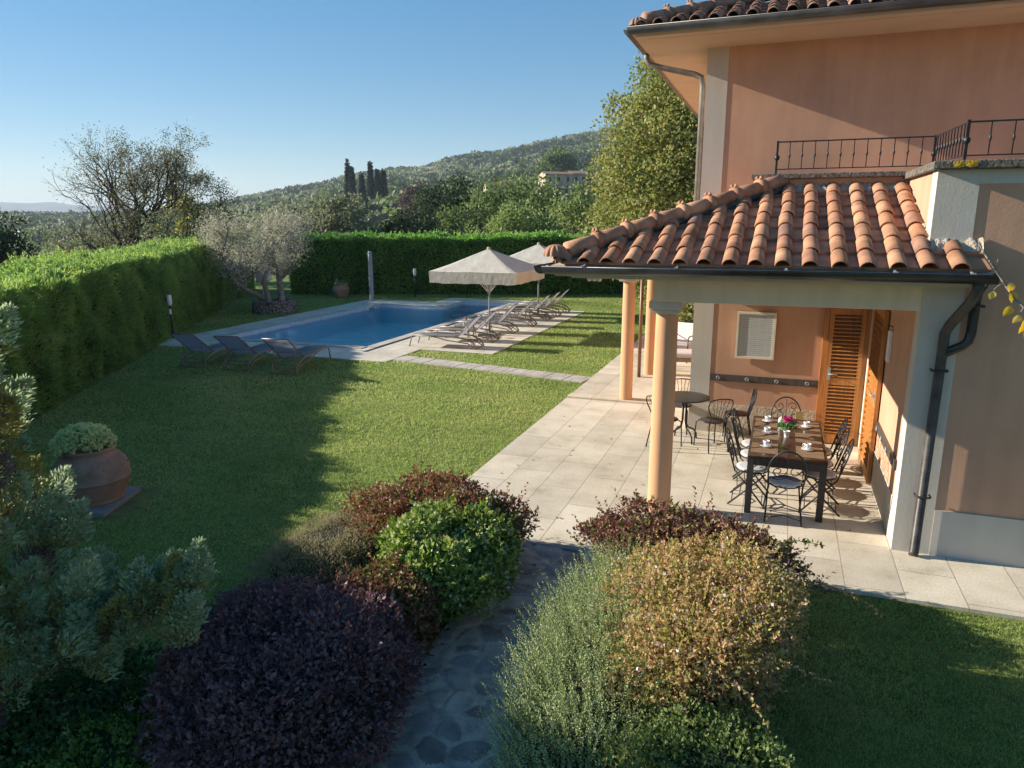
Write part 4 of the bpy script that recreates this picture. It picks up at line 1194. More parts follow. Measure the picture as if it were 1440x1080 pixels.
mb = MB(); mb.box(-.34, .34, -.30, .30, .30, .44, .03); mb.build('cushion', M['cushion'], t)
mb = MB(); mb.box(-.36, .36, -.32, .32, .22, .298, .01); mb.build('frame', M['lounger_metal'], t)
for sx in (-.33, .33):
    for sy in (-.29, .29):
        mb = MB(); mb.box(sx-.02, sx+.02, sy-.02, sy+.02, 0, .219); mb.build('leg', M['white_paint'], t)

# ================================================================ POOL SIDE
def make_lounger(label, loc, rz, hinge, top, group):
    """sun lounger, feet end towards +y; hinge and top = (y, z) of the raised back"""
    t = thing('sun_lounger', label, 'sun lounger', loc, rz, group)
    w = .31
    hy, hz = hinge; ty, tz_ = top
    fy = 1.92
    mb = MB()
    # sling seat: gently curved
    n = 8; vs = []
    for i in range(n+1):
        f = i/n; y = hy+(fy-.02-hy)*f; z = hz+.012-.025*math.sin(PI*f)
        vs += [(-w+.015, y, z), (w-.015, y, z), (-w+.015, y, z-.008), (w-.015, y, z-.008)]
    fs = []
    for i in range(n):
        a = i*4; b_ = a+4
        fs += [(a, a+1, b_+1, b_), (a+2, b_+2, b_+3, a+3), (a, b_, b_+2, a+2), (a+1, a+3, b_+3, b_+1)]
    fs += [(0, 2, 3, 1), (n*4, n*4+1, n*4+3, n*4+2)]
    mb.add(vs, fs, True); mb.build('seat_sling', M['sling'], t)
    d = np.array([0, ty-hy, tz_-hz]); L_ = np.linalg.norm(d); d /= L_; nrm = np.cross([1, 0, 0], d)
    c = np.array([0, hy, hz])+d*L_*.5
    mb = MB(); mb.obox(c, (1, 0, 0), d, nrm, w-.02, L_/2-.01, .006); mb.build('back_sling', M['sling'], t)
    mb = MB()
    a, b_ = np.array([0, hy, hz]), np.array([0, ty, tz_])
    for s in (-1, 1): mb.tube([a+[s*w, 0, 0], (a+b_)/2+[s*w, 0, 0]+nrm*.0, b_+[s*w, 0, 0]], .015, 7)
    mb.tube([b_+[-w, 0, 0], b_+[w, 0, 0]], .013, 7)
    for s in (-1, 1): mb.tube([a+d*L_*.55+[s*w*.82, 0, 0], (s*w*.82, hy-.40, .13)], .009, 6)
    mb.tube([(-w*.82, hy-.40, .13), (w*.82, hy-.40, .13)], .009, 6)
    for k in range(3):
        f = .25+.28*k; p = (a+d*L_*.55)*(1-f)+np.array([0, hy-.40, .13])*f
        mb.tube([p+[-w*.82, 0, 0], p+[w*.82, 0, 0]], .007, 6)
    mb.build('back_frame', M['lounger_metal'], t)
    mb = MB()
    for s in (-1, 1):
        mb.tube([(s*w, -.02, .02), (s*w, .10, .20), (s*w, .35, .30), (s*w, hy+.15, hz), (s*w, 1.3, hz+.005), (s*w, fy, hz)], .022, 7)
    mb.tube([(-w, fy, hz), (w, fy, hz)], .015, 7)
    for y in (.9, 1.35): mb.tube([(-w, y, hz-.03), (w, y, hz-.03)], .012, 6)
    mb.build('side_rails', M['lounger_metal'], t)
    for s in (-1, 1):
        mb = MB(); mb.tube([(s*w, fy, hz), (s*w, fy+.045, hz-.12), (s*w, fy+.10, .01)], .016, 7); mb.build('front_leg', M['lounger_metal'], t)
        mb = MB(); mb.tube([(s*w, hy+.75, hz-.015), (s*w, hy+.35, .235), (s*w, .25, .16), (s*w, .10, .07), (s*w, .02, .01)], .016, 7); mb.build('rear_leg', M['lounger_metal'], t)
    mb = MB(); mb.tube([(-w, .02, .025), (w, .02, .025)], .012, 6); mb.build('stretcher', M['lounger_metal'], t)
    return t
for lab, x, y, rz in [
    ('leftmost of the three loungers standing on the grass before the pool', -13.39, 13.42, 9),
    ('middle one of the three loungers standing on the grass before the pool', -12.17, 13.53, 10),
    ('rightmost of the three loungers standing on the grass before the pool', -10.81, 13.58, 11)]:
    make_lounger(lab, (x, y, -.03), R(rz), (.50, .335), (-.28, .89), 'loungers on the grass before the pool')
ords = ['first and nearest', 'second', 'third', 'fourth, middle', 'fifth', 'sixth', 'seventh and farthest']
for i, (y, rz, x) in enumerate([(18.36, 94, -7.80), (19.56, 96, -7.78), (21.33, 95, -7.80), (22.98, 97, -7.72), (24.45, 95, -7.68), (25.65, 94, -7.66), (26.85, 96, -7.64)]):
    make_lounger('%s of the seven loungers in the row right of the pool' % ords[i], (x, y, -.012), R(rz), (.56, .335), (.02, .90), 'loungers in the row beside the pool')

M['stone_top'] = mat('pale_table_top', (.52, .50, .47), .6, .1, 6, 50, .1)
t = thing('side_table', 'low grey side table between the second and third pool loungers', 'side table', (-9.05, 20.1, -.012))
mb = MB(); mb.box(-.24, .24, -.24, .24, .33, .355, .005); mb.build('tabletop', M['lounger_metal'], t)
for sx in (-.21, .21):
    for sy in (-.21, .21):
        mb = MB(); mb.box(sx-.015, sx+.015, sy-.015, sy+.015, 0, .329); mb.build('leg', M['lounger_metal'], t)
M['pink'] = leafmat('dusty_pink_petal', [(.14, .06, .09), (.20, .10, .13), (.10, .08, .05), (.09, .12, .05)], .3)
small_pot_plant('flower_vase', 'small pot of dusty pink flowers on the low pool table', (-9.05, 20.1, .3435), M['porcelain'], .05, .10, M['pink'], .10, None, 60, 0, .09, 'flower pot')
t = thing('side_table', 'small dark side table near the foot of the second umbrella', 'side table', (-8.9, 25.0, -.012))
mb = MB(); mb.box(-.24, .24, -.24, .24, .36, .385, .005); mb.build('tabletop', M['black_metal'], t)
for sx in (-.21, .21):
    for sy in (-.21, .21):
        mb = MB(); mb.box(sx-.015, sx+.015, sy-.015, sy+.015, 0, .359); mb.build('leg', M['lounger_metal'], t)

def umbrella(label, loc, half, zr, zt, rz=0):
    t = thing('pool_umbrella', label, 'umbrella', loc, rz, 'square cream umbrellas by the pool')
    # canopy: eight gores sagging between the ribs, with a hanging valance
    n = 8; rings = 7; sub = 6; vs = []; idx = {}
    cor = [(math.cos(PI/4*k+PI/4), math.sin(PI/4*k+PI/4)) for k in range(8)]
    edge = [(c[0]/max(abs(c[0]), abs(c[1])), c[1]/max(abs(c[0]), abs(c[1]))) for c in cor]
    mb = MB(); grid = []
    for ri in range(rings+1):
        f = ri/rings; row = []
        for k in range(n):
            for s in range(sub):
                g = s/sub; ex = edge[k][0]*(1-g)+edge[(k+1) % n][0]*g; ey = edge[k][1]*(1-g)+edge[(k+1) % n][1]*g
                sag = math.sin(PI*g)
                z = zr+(zt-zr)*(1-f) - .05*math.sin(PI*f)*1.0*f - .012*sag*f + .03*f*(1-f)
                row.append((ex*half*max(f, .02), ey*half*max(f, .02), z))
        grid.append(row)
    m = n*sub
    for row in grid: vs += row
    fs = [(r*m+j, (r+1)*m+j, (r+1)*m+(j+1) % m, r*m+(j+1) % m) for r in range(rings) for j in range(m)]
    mb.add(vs, fs, True)
    mb.add([(x*1.01, y*1.01, z) for x, y, z in grid[-1]] + [(x*1.0, y*1.0, z-.34+.012*math.sin(j*2.1)) for j, (x, y, z) in enumerate(grid[-1])], [(j, m+j, m+(j+1) % m, (j+1) % m) for j in range(m)], False)
    mb.lathe([(.001, zt+.07), (.05, zt+.05), (.055, zt+.0), (.05, zt-.02)], (0, 0, 0), 12)
    mb.build('canopy', M['canvas'], t)
    mb = MB(); mb.tube([(0, 0, 0), (0, 0, zt)], .025, 10); mb.lathe([(.03, 1.28), (.05, 1.30), (.05, 1.40), (.03, 1.42)], (0, 0, 0), 12); mb.build('pole', M['grey_metal'], t)
    for k in range(n):
        mb = MB(); e = edge[k]; f = .93
        mb.bar((e[0]*.03, e[1]*.03, zt-.03), (e[0]*half*f, e[1]*half*f, zr-.005), .018, .022)
        mb.bar((e[0]*.04, e[1]*.04, 1.36), (e[0]*half*.48, e[1]*half*.48, zr+(zt-zr)*.50-.03), .016, .02)
        mb.build('rib', M['white_paint'], t)
    mb = MB(); mb.box(-.28, .28, -.28, .28, 0, .07, .012); mb.lathe([(.045, .07), (.045, .32)], (0, 0, 0), 12); mb.build('base', M['slab'], t)
    return t
umbrella('cream square umbrella nearer the viewer, open over the first pool loungers', (-8.44, 20.65, -.012), 1.36, 2.05, 2.66)
umbrella('cream square umbrella farther back, partly hidden behind the porch gutter', (-8.4, 25.4, -.012), 1.36, 2.05, 2.66)

# solar shower
t = thing('solar_shower', 'tall slim grey shower column at the far corner of the pool', 'shower', (-17.2, 28.1, -.012))
mb = MB(); mb.tube([(0, 0, 0), (0, 0, .05), (.0, .0, 1.0), (-.01, .02, 1.9), (-.02, .04, 2.2)], [.11, .095, .10, .095, .08], 12); mb.build('tank', M['grey_metal'], t)
mb = MB(); mb.box(-.17, .17, -.17, .17, 0, .03); mb.build('base', M['grey_metal'], t)
mb = MB(); mb.tube([(0, -.05, 2.1), (.02, -.18, 2.12)], .015, 6); mb.lathe([(.05, 0), (.055, .02), (.01, .04)], (.02, -.19, 2.08), 12); mb.build('shower_head', M['grey_metal'], t)
mb = MB(); mb.tube([(0, -.10, 1.1), (0, -.15, 1.1)], .022, 8); mb.build('tap', M['black_metal'], t)

def garden_lamp(label, loc, extra):
    t = thing('garden_lamp', label, 'lamp', loc, 0, 'low garden lamps by the lawn')
    mb = MB(); mb.tube([(0, 0, -.01), (.01, 0, .5), (0, 0, 1.0)], .026, 8); mb.build('post', M['black_metal'], t)
    mb = MB(); mb.lathe([(.03, 1.0), (.065, 1.02), (.075, 1.10), (.075, 1.30), (.06, 1.33), (.001, 1.335)], (0, 0, 0), 16); mb.build('lamp_head', M['lamp_glass'], t)
    if extra:
        mb = MB(); mb.box(-.06, .06, -.08, -.02, .74, .90, .012); mb.build('socket_box', M['white_paint'], t)
garden_lamp('garden lamp with a white socket box beside the left hedge', (-17.55, 16.95, -.03), True)
garden_lamp('garden lamp on the lawn in front of the back hedge', (-16.16, 30.3, -.03), False)

# terracotta urns
def big_urn(name, label, loc, s, prof, slab, cat='terracotta pot'):
    t = thing(name, label, cat, loc)
    mb = MB(); mb.lathe([(r*s, z*s) for r, z in prof], (0, 0, 0), 40, cap0=True); mb.build('pot', M['terracotta_pot'], t)
    return t
PROF = [(.74, 0), (.78, .04), (.75, .07), (.79, .12), (.93, .42), (1.0, .62), (1.02, .68), (1.05, .69), (1.05, .73), (1.02, .74), (1.02, .95), (.96, 1.14), (.84, 1.30), (.70, 1.42), (.67, 1.48), (.73, 1.54), (.75, 1.60), (.71, 1.63), (.60, 1.63), (.57, 1.5), (.01, 1.48)]
tag((lambda mb: (mb.obox((-8.10, 6.17, -.0), (.94, .34, 0), (-.34, .94, 0), (0, 0, 1), .45, .45, .03), mb.build('pot_slab', M['slab']))[1])(MB()), 'square grey cement slab under the large terracotta pot', 'slab')
urn = big_urn('terracotta_pot', 'large round terracotta pot with a clump of pale green succulents on the lawn', (-8.03, 6.22, .031), .43, PROF, True)
mb = MB()   # relief swags on the shoulder
for k in range(6):
    a0 = k*PI/3
    pts = []
    for i in range(9):
        a = a0+(i/8-.5)*.75; z = .475-.05*math.sin(PI*i/8); r = .43*.975
        pts.append((r*math.cos(a), r*math.sin(a), z))
    mb.tube(pts, .012, 6)
mb.build('relief_swags', M['terracotta_pot'], urn)
M['sedum'] = leafmat('sedum_leaf', [(.16, .18, .075), (.24, .25, .12), (.32, .32, .17), (.21, .22, .10)], .3, .5, 12, .3, 2.7)
K = 900
d = unit(rng.normal(size=(K, 3))); d[:, 2] = np.abs(d[:, 2])
C = d*np.array([.365, .365, .26])*(rng.uniform(.3, 1, (K, 1))**.4) + np.array([-.05, -.02, .72]); C[:, 2] -= .03*np.clip((np.hypot(C[:, 0], C[:, 1])-.28)/.12, 0, 1)
P = np.repeat(C, 9, 0); D = unit(np.repeat(d, 9, 0)*.6+rng.normal(size=(K*9, 3))*.6+np.array([0, 0, .5]))
V, F = leaf_arrays(P, D, .040, .024, .2, rng)
big_mesh('succulents', V, F, M['sedum'], urn)
PROF2 = [(.62, 0), (.80, .25), (.95, .60), (1.0, .85), (1.02, .9), (1.0, .95), (.96, 1.2), (.78, 1.45), (.70, 1.52), (.82, 1.62), (.84, 1.70), (.70, 1.70), (.66, 1.6), (.01, 1.58)]
urn2 = big_urn('terracotta_urn', 'rimmed terracotta urn with a few cactus pads in front of the back hedge', (-19.35, 28.9, -.03), .40, PROF2, False, 'terracotta urn')
P = np.zeros((26, 3)); P[:, :2] = rng.normal(size=(26, 2))*.09; P[:, 2] = .64
V, F = leaf_arrays(P, unit(rng.normal(size=(26, 3))*.5+np.array([0, 0, 1.])), rng.uniform(.15, .34, 26), .11, .05, rng); big_mesh('cactus_pads', V, F, M['cyc_leaf'], urn2)

# planter ring and white box by the olive
OX, OY = -18.72, 23.3
t = thing('stone_planter', 'round dry-stone planter ring at the foot of the olive tree', 'planter', (OX, OY, -.03))
mb = MB(); n = 40; vs = []
random.seed(21)
for k in range(n):
    a = 2*PI*k/n
    for r, z in ((.86, 0), (.84, .25), (.82, .48), (.58, .50), (.56, .3)):
        j = random.uniform(-.025, .025); vs.append(((r+j)*math.cos(a), (r+j)*math.sin(a), z+j*.6 if z else 0))
mb.add(vs, [(k*5+i, ((k+1) % n)*5+i, ((k+1) % n)*5+i+1, k*5+i+1) for k in range(n) for i in range(4)], False)
mb.build('stone_ring', M['drystone'], t)
mb = MB(); mb.lathe([(.58, .40), (.3, .44), (.001, .45)], (0, 0, 0), 24); mb.build('soil', M['soil'], t)
t = thing('post_box', 'white box with a dark blue lid on a post behind the olive trunks', 'box', (-19.75, 24.0, -.03))
mb = MB(); mb.tube([(0, 0, 0), (0, 0, 1.15)], .05, 8); mb.build('post', M['white_paint'], t)
mb = MB(); mb.obox((.03, 0, 1.35), (.93, -.3, .2), (.3, .95, 0), (-.2, .06, .97), .27, .20, .21); mb.build('box', M['white_paint'], t)
mb = MB(); mb.obox((-.16, -.16, 1.56), (.93, -.3, .2), (.3, .95, 0), (-.2, .06, .97), .20, .12, .06); mb.build('lid', M['blue'], t)

# ================================================================ PLANTS
rng = np.random.default_rng(77)
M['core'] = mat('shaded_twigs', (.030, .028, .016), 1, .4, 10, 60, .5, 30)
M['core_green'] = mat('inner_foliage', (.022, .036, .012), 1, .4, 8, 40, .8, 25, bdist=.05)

def rand_dirs(n, zmin=-.3):
    d = unit(rng.normal(size=(int(n*2.6)+20, 3))); d = d[d[:, 2] > zmin][:n]
    return d
def sup(d, e):
    q = np.sign(d)*np.abs(d)**e
    return q/np.max([np.ones(len(d))*1e-3, np.linalg.norm(q, axis=1)], axis=0)[:, None]*np.linalg.norm(q, axis=1)[:, None]**.35
def shell_pts(n, radii, cz, amp, freq, seed, zmin=-.35, depth=.12, e=.8):
    d = rand_dirs(n, zmin)
    q = sup(d, e)
    f = 1+amp*fbm(d*freq+seed*3.1, seed, 4)
    k = 1-np.abs(rng.normal(size=len(d)))*depth
    P = q*np.array(radii)*(f*k)[:, None]; P[:, 2] += cz
    return P, d
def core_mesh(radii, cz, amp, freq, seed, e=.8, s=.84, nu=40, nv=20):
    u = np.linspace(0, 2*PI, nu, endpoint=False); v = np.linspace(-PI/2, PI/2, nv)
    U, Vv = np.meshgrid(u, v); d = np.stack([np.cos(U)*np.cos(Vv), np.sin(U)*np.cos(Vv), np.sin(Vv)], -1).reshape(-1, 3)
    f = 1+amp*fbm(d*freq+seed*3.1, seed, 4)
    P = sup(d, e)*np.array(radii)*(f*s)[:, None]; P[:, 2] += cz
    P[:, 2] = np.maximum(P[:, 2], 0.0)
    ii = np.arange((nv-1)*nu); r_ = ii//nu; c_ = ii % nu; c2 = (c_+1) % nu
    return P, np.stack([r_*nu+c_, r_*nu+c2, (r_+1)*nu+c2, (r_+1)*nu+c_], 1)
def join(*VF):
    Vs, Fs, Ms, b = [], [], [], 0
    for V, F, m in VF:
        Vs.append(V); Fs.append(F+b); Ms.append(np.full(len(F), m)); b += len(V)
    return np.concatenate(Vs), np.concatenate(Fs), np.concatenate(Ms)

def stems(n, h, spread, m, parent, r=.012, seed=0):
    mb = MB(); rd = random.Random(seed)
    for i in range(n):
        a = rd.uniform(0, 2*PI); q = rd.uniform(.3, 1)*spread
        mb.tube([(.05*math.cos(a), .05*math.sin(a), -.03), (q*.5*math.cos(a), q*.5*math.sin(a), h*.5), (q*math.cos(a), q*math.sin(a), h*rd.uniform(.75, .95))], [r, r*.7, r*.35], 5)
    return mb.build('stems', m, parent)

def bush(name, label, cat, loc, radii, h, n, leafm, L, W, amp=.22, freq=2.2, seed=1, depth=.13, e=.85, core='core', extra=None, jitter=.7, sprigs=0, upbias=.2, group=None, rz=0, loose=0.):
    t = thing(name, label, cat, loc, rz, group)
    cz = h*.42; rad = (radii[0], radii[1], h*.58)
    rl = np.random.default_rng(seed*13+5)
    bg_ = .90-.22*loose
    big = (rad[0]*bg_, rad[1]*bg_, rad[2]*(bg_+.02))
    sets = [shell_pts(int(n*.58), big, cz, amp, freq, seed, -.55, depth, e)]
    nl_ = int(11+8*loose)
    for q in range(nl_):            # smaller mounds break up the outline
        a = 2*PI*(q+rl.uniform(-.3, .3))/nl_; el = rl.uniform(.0, 1.15)
        c = np.array([math.cos(a)*math.cos(el)*rad[0], math.sin(a)*math.cos(el)*rad[1], math.sin(el)*rad[2]])*(.72+.08*loose)
        ss = rl.uniform(.26, .46)
        Pq, dq = shell_pts(int(n*.42/nl_*1.25), (rad[0]*ss, rad[1]*ss, rad[2]*ss*1.15), 0, .25, 2.5, seed+q+2, -.4, depth*1.3, .9)
        sets.append((Pq+c+np.array([0, 0, cz]), dq))
    P = np.concatenate([q[0] for q in sets]); d = np.concatenate([q[1] for q in sets])
    ok = P[:, 2] > .0; P, d = P[ok], d[ok]
    D = unit(d+rng.normal(size=d.shape)*jitter+np.array([0, 0, upbias]))
    Ls = rng.uniform(.55, 1.25, len(P))*L
    V, F = leaf_arrays(P-D*Ls[:, None]*.4, D, Ls, Ls*W/L, .16, rng)
    mats_ = [leafm]
    parts = [(V, F, 0)]
    if sprigs:      # twigs with leaves standing out of the mass
        ix = rl.integers(0, len(P), sprigs*2); ix = ix[(P[ix, 2] > h*.3)][:sprigs]; Ps, ds = P[ix], d[ix]
        base = np.repeat(Ps, 14, 0); dd = unit(ds+rng.normal(size=ds.shape)*.35+np.array([0, 0, .5])); dd = np.repeat(dd, 14, 0)
        tt = np.tile(np.linspace(0, 1, 14), len(Ps))[:, None]; ln = np.repeat(rng.uniform(.04, .14, len(Ps))*(1+1.2*(rng.uniform(size=len(Ps)) < .12)), 14)[:, None]
        P2 = base+dd*tt*ln
        D2 = unit(dd*.6+rng.normal(size=dd.shape)*.7)
        V2, F2 = leaf_arrays(P2, D2, L*.8, W*.8, .16, rng); parts.append((V2, F2, 0))
    if extra:
        for (em, nn, eL, eW, dz, zmin) in extra:
            ie = rl.integers(0, len(P), nn*3); ie = ie[(P[ie, 2] > h*(.45 if zmin > -.15 else .12))][:nn]; Pe, de = P[ie]+d[ie]*.012, d[ie]
            De = unit(de+rng.normal(size=de.shape)*.8)
            Ve, Fe = leaf_arrays(Pe+de*dz, De, eL, eW, .2, rng); mats_.append(em); parts.append((Ve, Fe, len(mats_)-1))
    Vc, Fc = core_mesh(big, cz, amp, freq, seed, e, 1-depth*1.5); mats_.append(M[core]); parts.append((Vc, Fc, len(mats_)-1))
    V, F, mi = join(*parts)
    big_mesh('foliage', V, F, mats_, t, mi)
    stems(12, h*.8, min(radii[:2])*.6, M['bark'], t, .012, seed)
    return t

M['purple_leaf'] = leafmat('purple_leaf', [(.034,.019,.020), (.050,.026,.028), (.070,.034,.036), (.052,.038,.038), (.10,.042,.040), (.08,.068,.045)], .3, .5, 3, .35, 3.3, spec=.45)
M['green_leaf'] = leafmat('bright_green_leaf', [(.05,.10,.018), (.09,.15,.025), (.14,.20,.04), (.22,.26,.10)], .35, .45, 4, .4, spec=.35)
M['variegated'] = leafmat('pale_edge_leaf', [(.30,.32,.18), (.40,.40,.26), (.24,.28,.12)], .35, .5, 4, .3)
M['red_tip'] = leafmat('bronze_red_leaf', [(.07,.06,.025), (.13,.055,.035), (.20,.075,.05), (.11,.10,.035), (.25,.12,.08)], .3, .5, 3.5, .5)
M['mixed_leaf'] = leafmat('mixed_green_leaf', [(.045,.075,.018), (.08,.12,.03), (.13,.10,.045), (.16,.17,.06)], .3, .5, 4, .4)
M['green_dull'] = leafmat('dull_green_leaf', [(.05,.085,.022), (.085,.12,.035), (.12,.15,.05), (.17,.16,.06)], .3, .5, 4, .4, 1.7)
M['heather'] = leafmat('heather_leaf', [(.13,.125,.06), (.18,.17,.085), (.23,.20,.12), (.17,.12,.085)], .35, .6, 5, .4, 1.6)
M['abelia'] = leafmat('abelia_leaf', [(.11,.14,.03), (.21,.20,.055), (.27,.21,.08), (.36,.20,.13), (.28,.25,.10), (.41,.26,.20)], .4, .5, 3.5, .4, 1.75)
M['lilac'] = leafmat('lilac_petal', [(.52,.42,.56), (.62,.55,.66), (.44,.34,.52)], .3, .6, 8, .2)
M['berry_leaf'] = leafmat('dark_red_leaf', [(.06,.035,.025), (.12,.045,.04), (.17,.07,.055), (.08,.09,.03), (.20,.12,.09)], .3, .5, 4, .5)
M['yellowgreen'] = leafmat('yellow_green_leaf', [(.16,.20,.04), (.25,.27,.07), (.32,.30,.12)], .35, .5, 4, .3)
M['laurel_dark'] = leafmat('dark_glossy_leaf', [(.018,.042,.012), (.03,.065,.016), (.05,.09,.025)], .2, .35, 3, .4, spec=.5)
M['ivy'] = leafmat('dark_ivy_leaf', [(.022,.055,.014), (.04,.085,.02), (.065,.12,.03)], .25, .4, 4, .4, 1.6, spec=.4)
M['red_petal'] = leafmat('red_petal', [(.45,.03,.04), (.5,.10,.10), (.36,.02,.03)], .25)

bush('purple_barberry', 'large rounded dark purple barberry bush in the shade left of the stone path', 'bush', (-3.04, 3.62, -.03), (1.0, 1.0), .84, 36000, M['purple_leaf'], .042, .025, .20, 2.9, 1, .12, .85, 'core', [(M['red_tip'], 1500, .028, .018, .0, -.4)], sprigs=420)
bush('variegated_bush', 'bright green leafy bush with pale-edged leaves beside the stone path', 'bush', (-2.74, 5.50, -.03), (.62, .74), .84, 13000, M['green_leaf'], .058, .034, .20, 2.8, 2, .14, .7, 'core_green', [(M['variegated'], 3600, .040, .024, .0, -.2), (M['yellowgreen'], 2600, .05, .03, 0, 0)], sprigs=260, loose=.5)
bush('red_tipped_bush', 'wide bush with bronze-red top behind the bright green bush', 'bush', (-3.22, 6.38, -.03), (.98, .66), .80, 17000, M['red_tip'], .044, .024, .18, 2.8, 3, .13, .75, 'core', [(M['variegated'], 900, .03, .018, .0, -.2), (M['mixed_leaf'], 3500, .038, .02, 0, -.3)], sprigs=420, loose=.5)
bush('clipped_green_bush', 'small-leaved green bush on the corner where the stone path meets the patio', 'bush', (-2.74, 6.30, -.03), (.48, .64), .68, 11000, M['mixed_leaf'], .038, .022, .16, 2.4, 4, .12, .85, 'core_green', None, sprigs=130)
bush('heather', 'low grey-green heather at the lawn edge behind the purple bush', 'heather', (-4.10, 5.70, -.03), (.60, 1.10), .50, 26000, M['heather'], .030, .007, .16, 2.8, 5, .14, .85, 'core', None, .55, 500, .7)
bush('berry_bush', 'dark red and olive leaved bush at the patio edge behind the rosemary', 'bush', (-.66, 6.38, -.03), (1.05, .55), .84, 15000, M['berry_leaf'], .046, .025, .22, 2.6, 6, .13, .85, 'core', [(M['yellowgreen'], 1800, .036, .02, .0, .1)], sprigs=700, loose=.6)
bush('abelia', 'large arching abelia with copper and yellow leaves and lilac flowers', 'bush', (-.34, 5.05, -.03), (.76, 1.12), .96, 34000, M['abelia'], .036, .020, .30, 2.6, 7, .15, .9, 'core', [(M['lilac'], 420, .03, .025, .015, .05), (M['mixed_leaf'], 5000, .036, .02, -.02, -.5), (M['berry_leaf'], 2500, .03, .018, 0, -.1), (M['yellowgreen'], 5200, .034, .02, 0, -.1)], sprigs=1500, loose=.8)
bush('laurel_shrub', 'dark green shrub in the shade under the abelia, at the bottom of the picture', 'bush', (-.22, 3.62, -.03), (.66, .72), .66, 16000, M['green_dull'], .034, .018, .2, 2.4, 8, .14, .9, 'core_green', None, sprigs=120)
bush('bedding_plant', 'low green bedding plant with a few red blooms below the conifer', 'plant', (-3.80, 2.80, -.03), (.50, .48), .34, 7000, M['green_leaf'], .036, .02, .25, 3, 9, .16, .9, 'core_green', [(M['red_petal'], 26, .028, .022, .0, .1)], sprigs=60)

bush('bronze_shrub', 'small bronze-leaved shrub squeezed between the purple bush and the bright green bush', 'bush', (-2.86, 4.62, -.03), (.52, .44), .74, 8000, M['red_tip'], .042, .024, .2, 2.8, 12, .14, .8, 'core', [(M['mixed_leaf'], 3000, .04, .022, .0, -.4)], sprigs=110)
bush('ground_cover', 'dark green leafy plants around the foot of the conifer', 'plant', (-4.35, 3.05, -.03), (.85, .80), .30, 9000, M['ivy'], .045, .028, .3, 3.2, 13, .18, .9, 'core_green', None, sprigs=120)
# rosemary: upright needled spikes
def rosemary(label, loc, pts_fn, nst, seed, group=None):
    t = thing('rosemary', label, 'rosemary', loc, 0, group)
    r = np.random.default_rng(seed)
    B, Dv, Ln = pts_fn(r, nst)
    k = 34
    tt = np.tile(np.linspace(0.02, 1, k), len(B))[:, None]
    b = np.repeat(B, k, 0); dv = np.repeat(Dv, k, 0); ln = np.repeat(Ln, k)[:, None]
    bend = np.repeat(r.normal(size=(len(B), 3))*.10, k, 0); bend[:, 2] = 0
    P = b+dv*ln*tt+bend*ln*tt*tt
    out = unit(np.cross(dv, r.normal(size=dv.shape)))
    D = unit(out*.85+dv*.75)
    V, F = leaf_arrays(P, D, .029*(1-.5*tt[:, 0])*r.uniform(.8, 1.2, len(P)), .0060, .05, r)
    # stems
    kk = 4
    st = np.linspace(0, 1, kk); Vs = []; Fs = []
    sd = unit(np.cross(Dv, r.normal(size=Dv.shape)))*.0028
    bd = bend.reshape(len(B), k, 3)[:, 0]
    for s in st:
        c = B+Dv*(Ln*s)[:, None]+bd*(Ln*s*s)[:, None]
        Vs.append(c-sd*(1.1-s)); Vs.append(c+sd*(1.1-s))
    Vs = np.stack(Vs, 1).reshape(-1, 3); base = np.arange(len(B))*2*kk
    Fs = np.concatenate([np.stack([base+2*i, base+2*i+1, base+2*i+3, base+2*i+2], 1) for i in range(kk-1)])
    V, F, mi = join((V, F, 0), (Vs, Fs, 1))
    big_mesh('foliage', V, F, [M['rosemary'], M['bark']], t, mi)
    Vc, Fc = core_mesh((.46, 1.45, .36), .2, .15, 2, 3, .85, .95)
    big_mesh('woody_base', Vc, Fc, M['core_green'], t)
    return t
M['rosemary'] = leafmat('rosemary_needle', [(.10,.135,.05), (.155,.195,.075), (.215,.25,.11), (.27,.28,.16)], .25, .6, 3, .35, 2.2)
def ros_pts(r, n):
    a = r.uniform(0, 2*PI, n); q = np.sqrt(r.uniform(0, 1, n))
    x = .50*q*np.cos(a); y = 1.70*q*np.sin(a)
    z = .08+.46*np.sqrt(np.clip(1-q**2*.92, 0, 1))*r.uniform(.55, 1, n)
    D = unit(np.stack([x*1.0+r.normal(size=n)*.16-.05, y*.25+r.normal(size=n)*.16, np.full(n, .9)], 1))
    return np.stack([x, y, z], 1), D, r.uniform(.22, .46, n)
ros = rosemary('tall grey-green rosemary with upright needled spikes along the right side of the stone path', (-.98, 4.70, -.03), ros_pts, 3000, 5)
# long shoots of the abelia
def shoot(t, pts, n, m, L, W):
    pts = np.array(pts, float); mb = MB(); mb.tube(list(pts), list(np.linspace(.005, .0015, len(pts))), 5); mb.build('shoot', M['bark'], t)
    tt = rng.uniform(0, 1, n)*(len(pts)-1); i = np.clip(tt.astype(int), 0, len(pts)-2); f = (tt-i)[:, None]
    P = pts[i]*(1-f)+pts[i+1]*f; d = unit(pts[i+1]-pts[i])
    V, F = leaf_arrays(P, unit(d*.5+rng.normal(size=P.shape)*.8), L, W, .15, rng); big_mesh('shoot_leaves', V, F, m, t)
ab = [o for o in bpy.data.objects if o.name == 'abelia'][0]
shoot(ab, [(.55, .35, .85), (.80, .50, .80), (1.05, .58, .70), (1.28, .62, .55)], 120, M['abelia'], .03, .016)
shoot(ab, [(.35, -.75, .85), (.60, -.72, .80), (.85, -.66, .70)], 70, M['abelia'], .03, .016)
shoot(ab, [(.45, .9, .85), (.62, 1.0, .90), (.85, 1.08, .86)], 60, M['mixed_leaf'], .045, .024)
shoot(ab, [(.1, -.9, .8), (.35, -1.05, .78), (.5, -1.15, .62)], 60, M['abelia'], .03, .016)

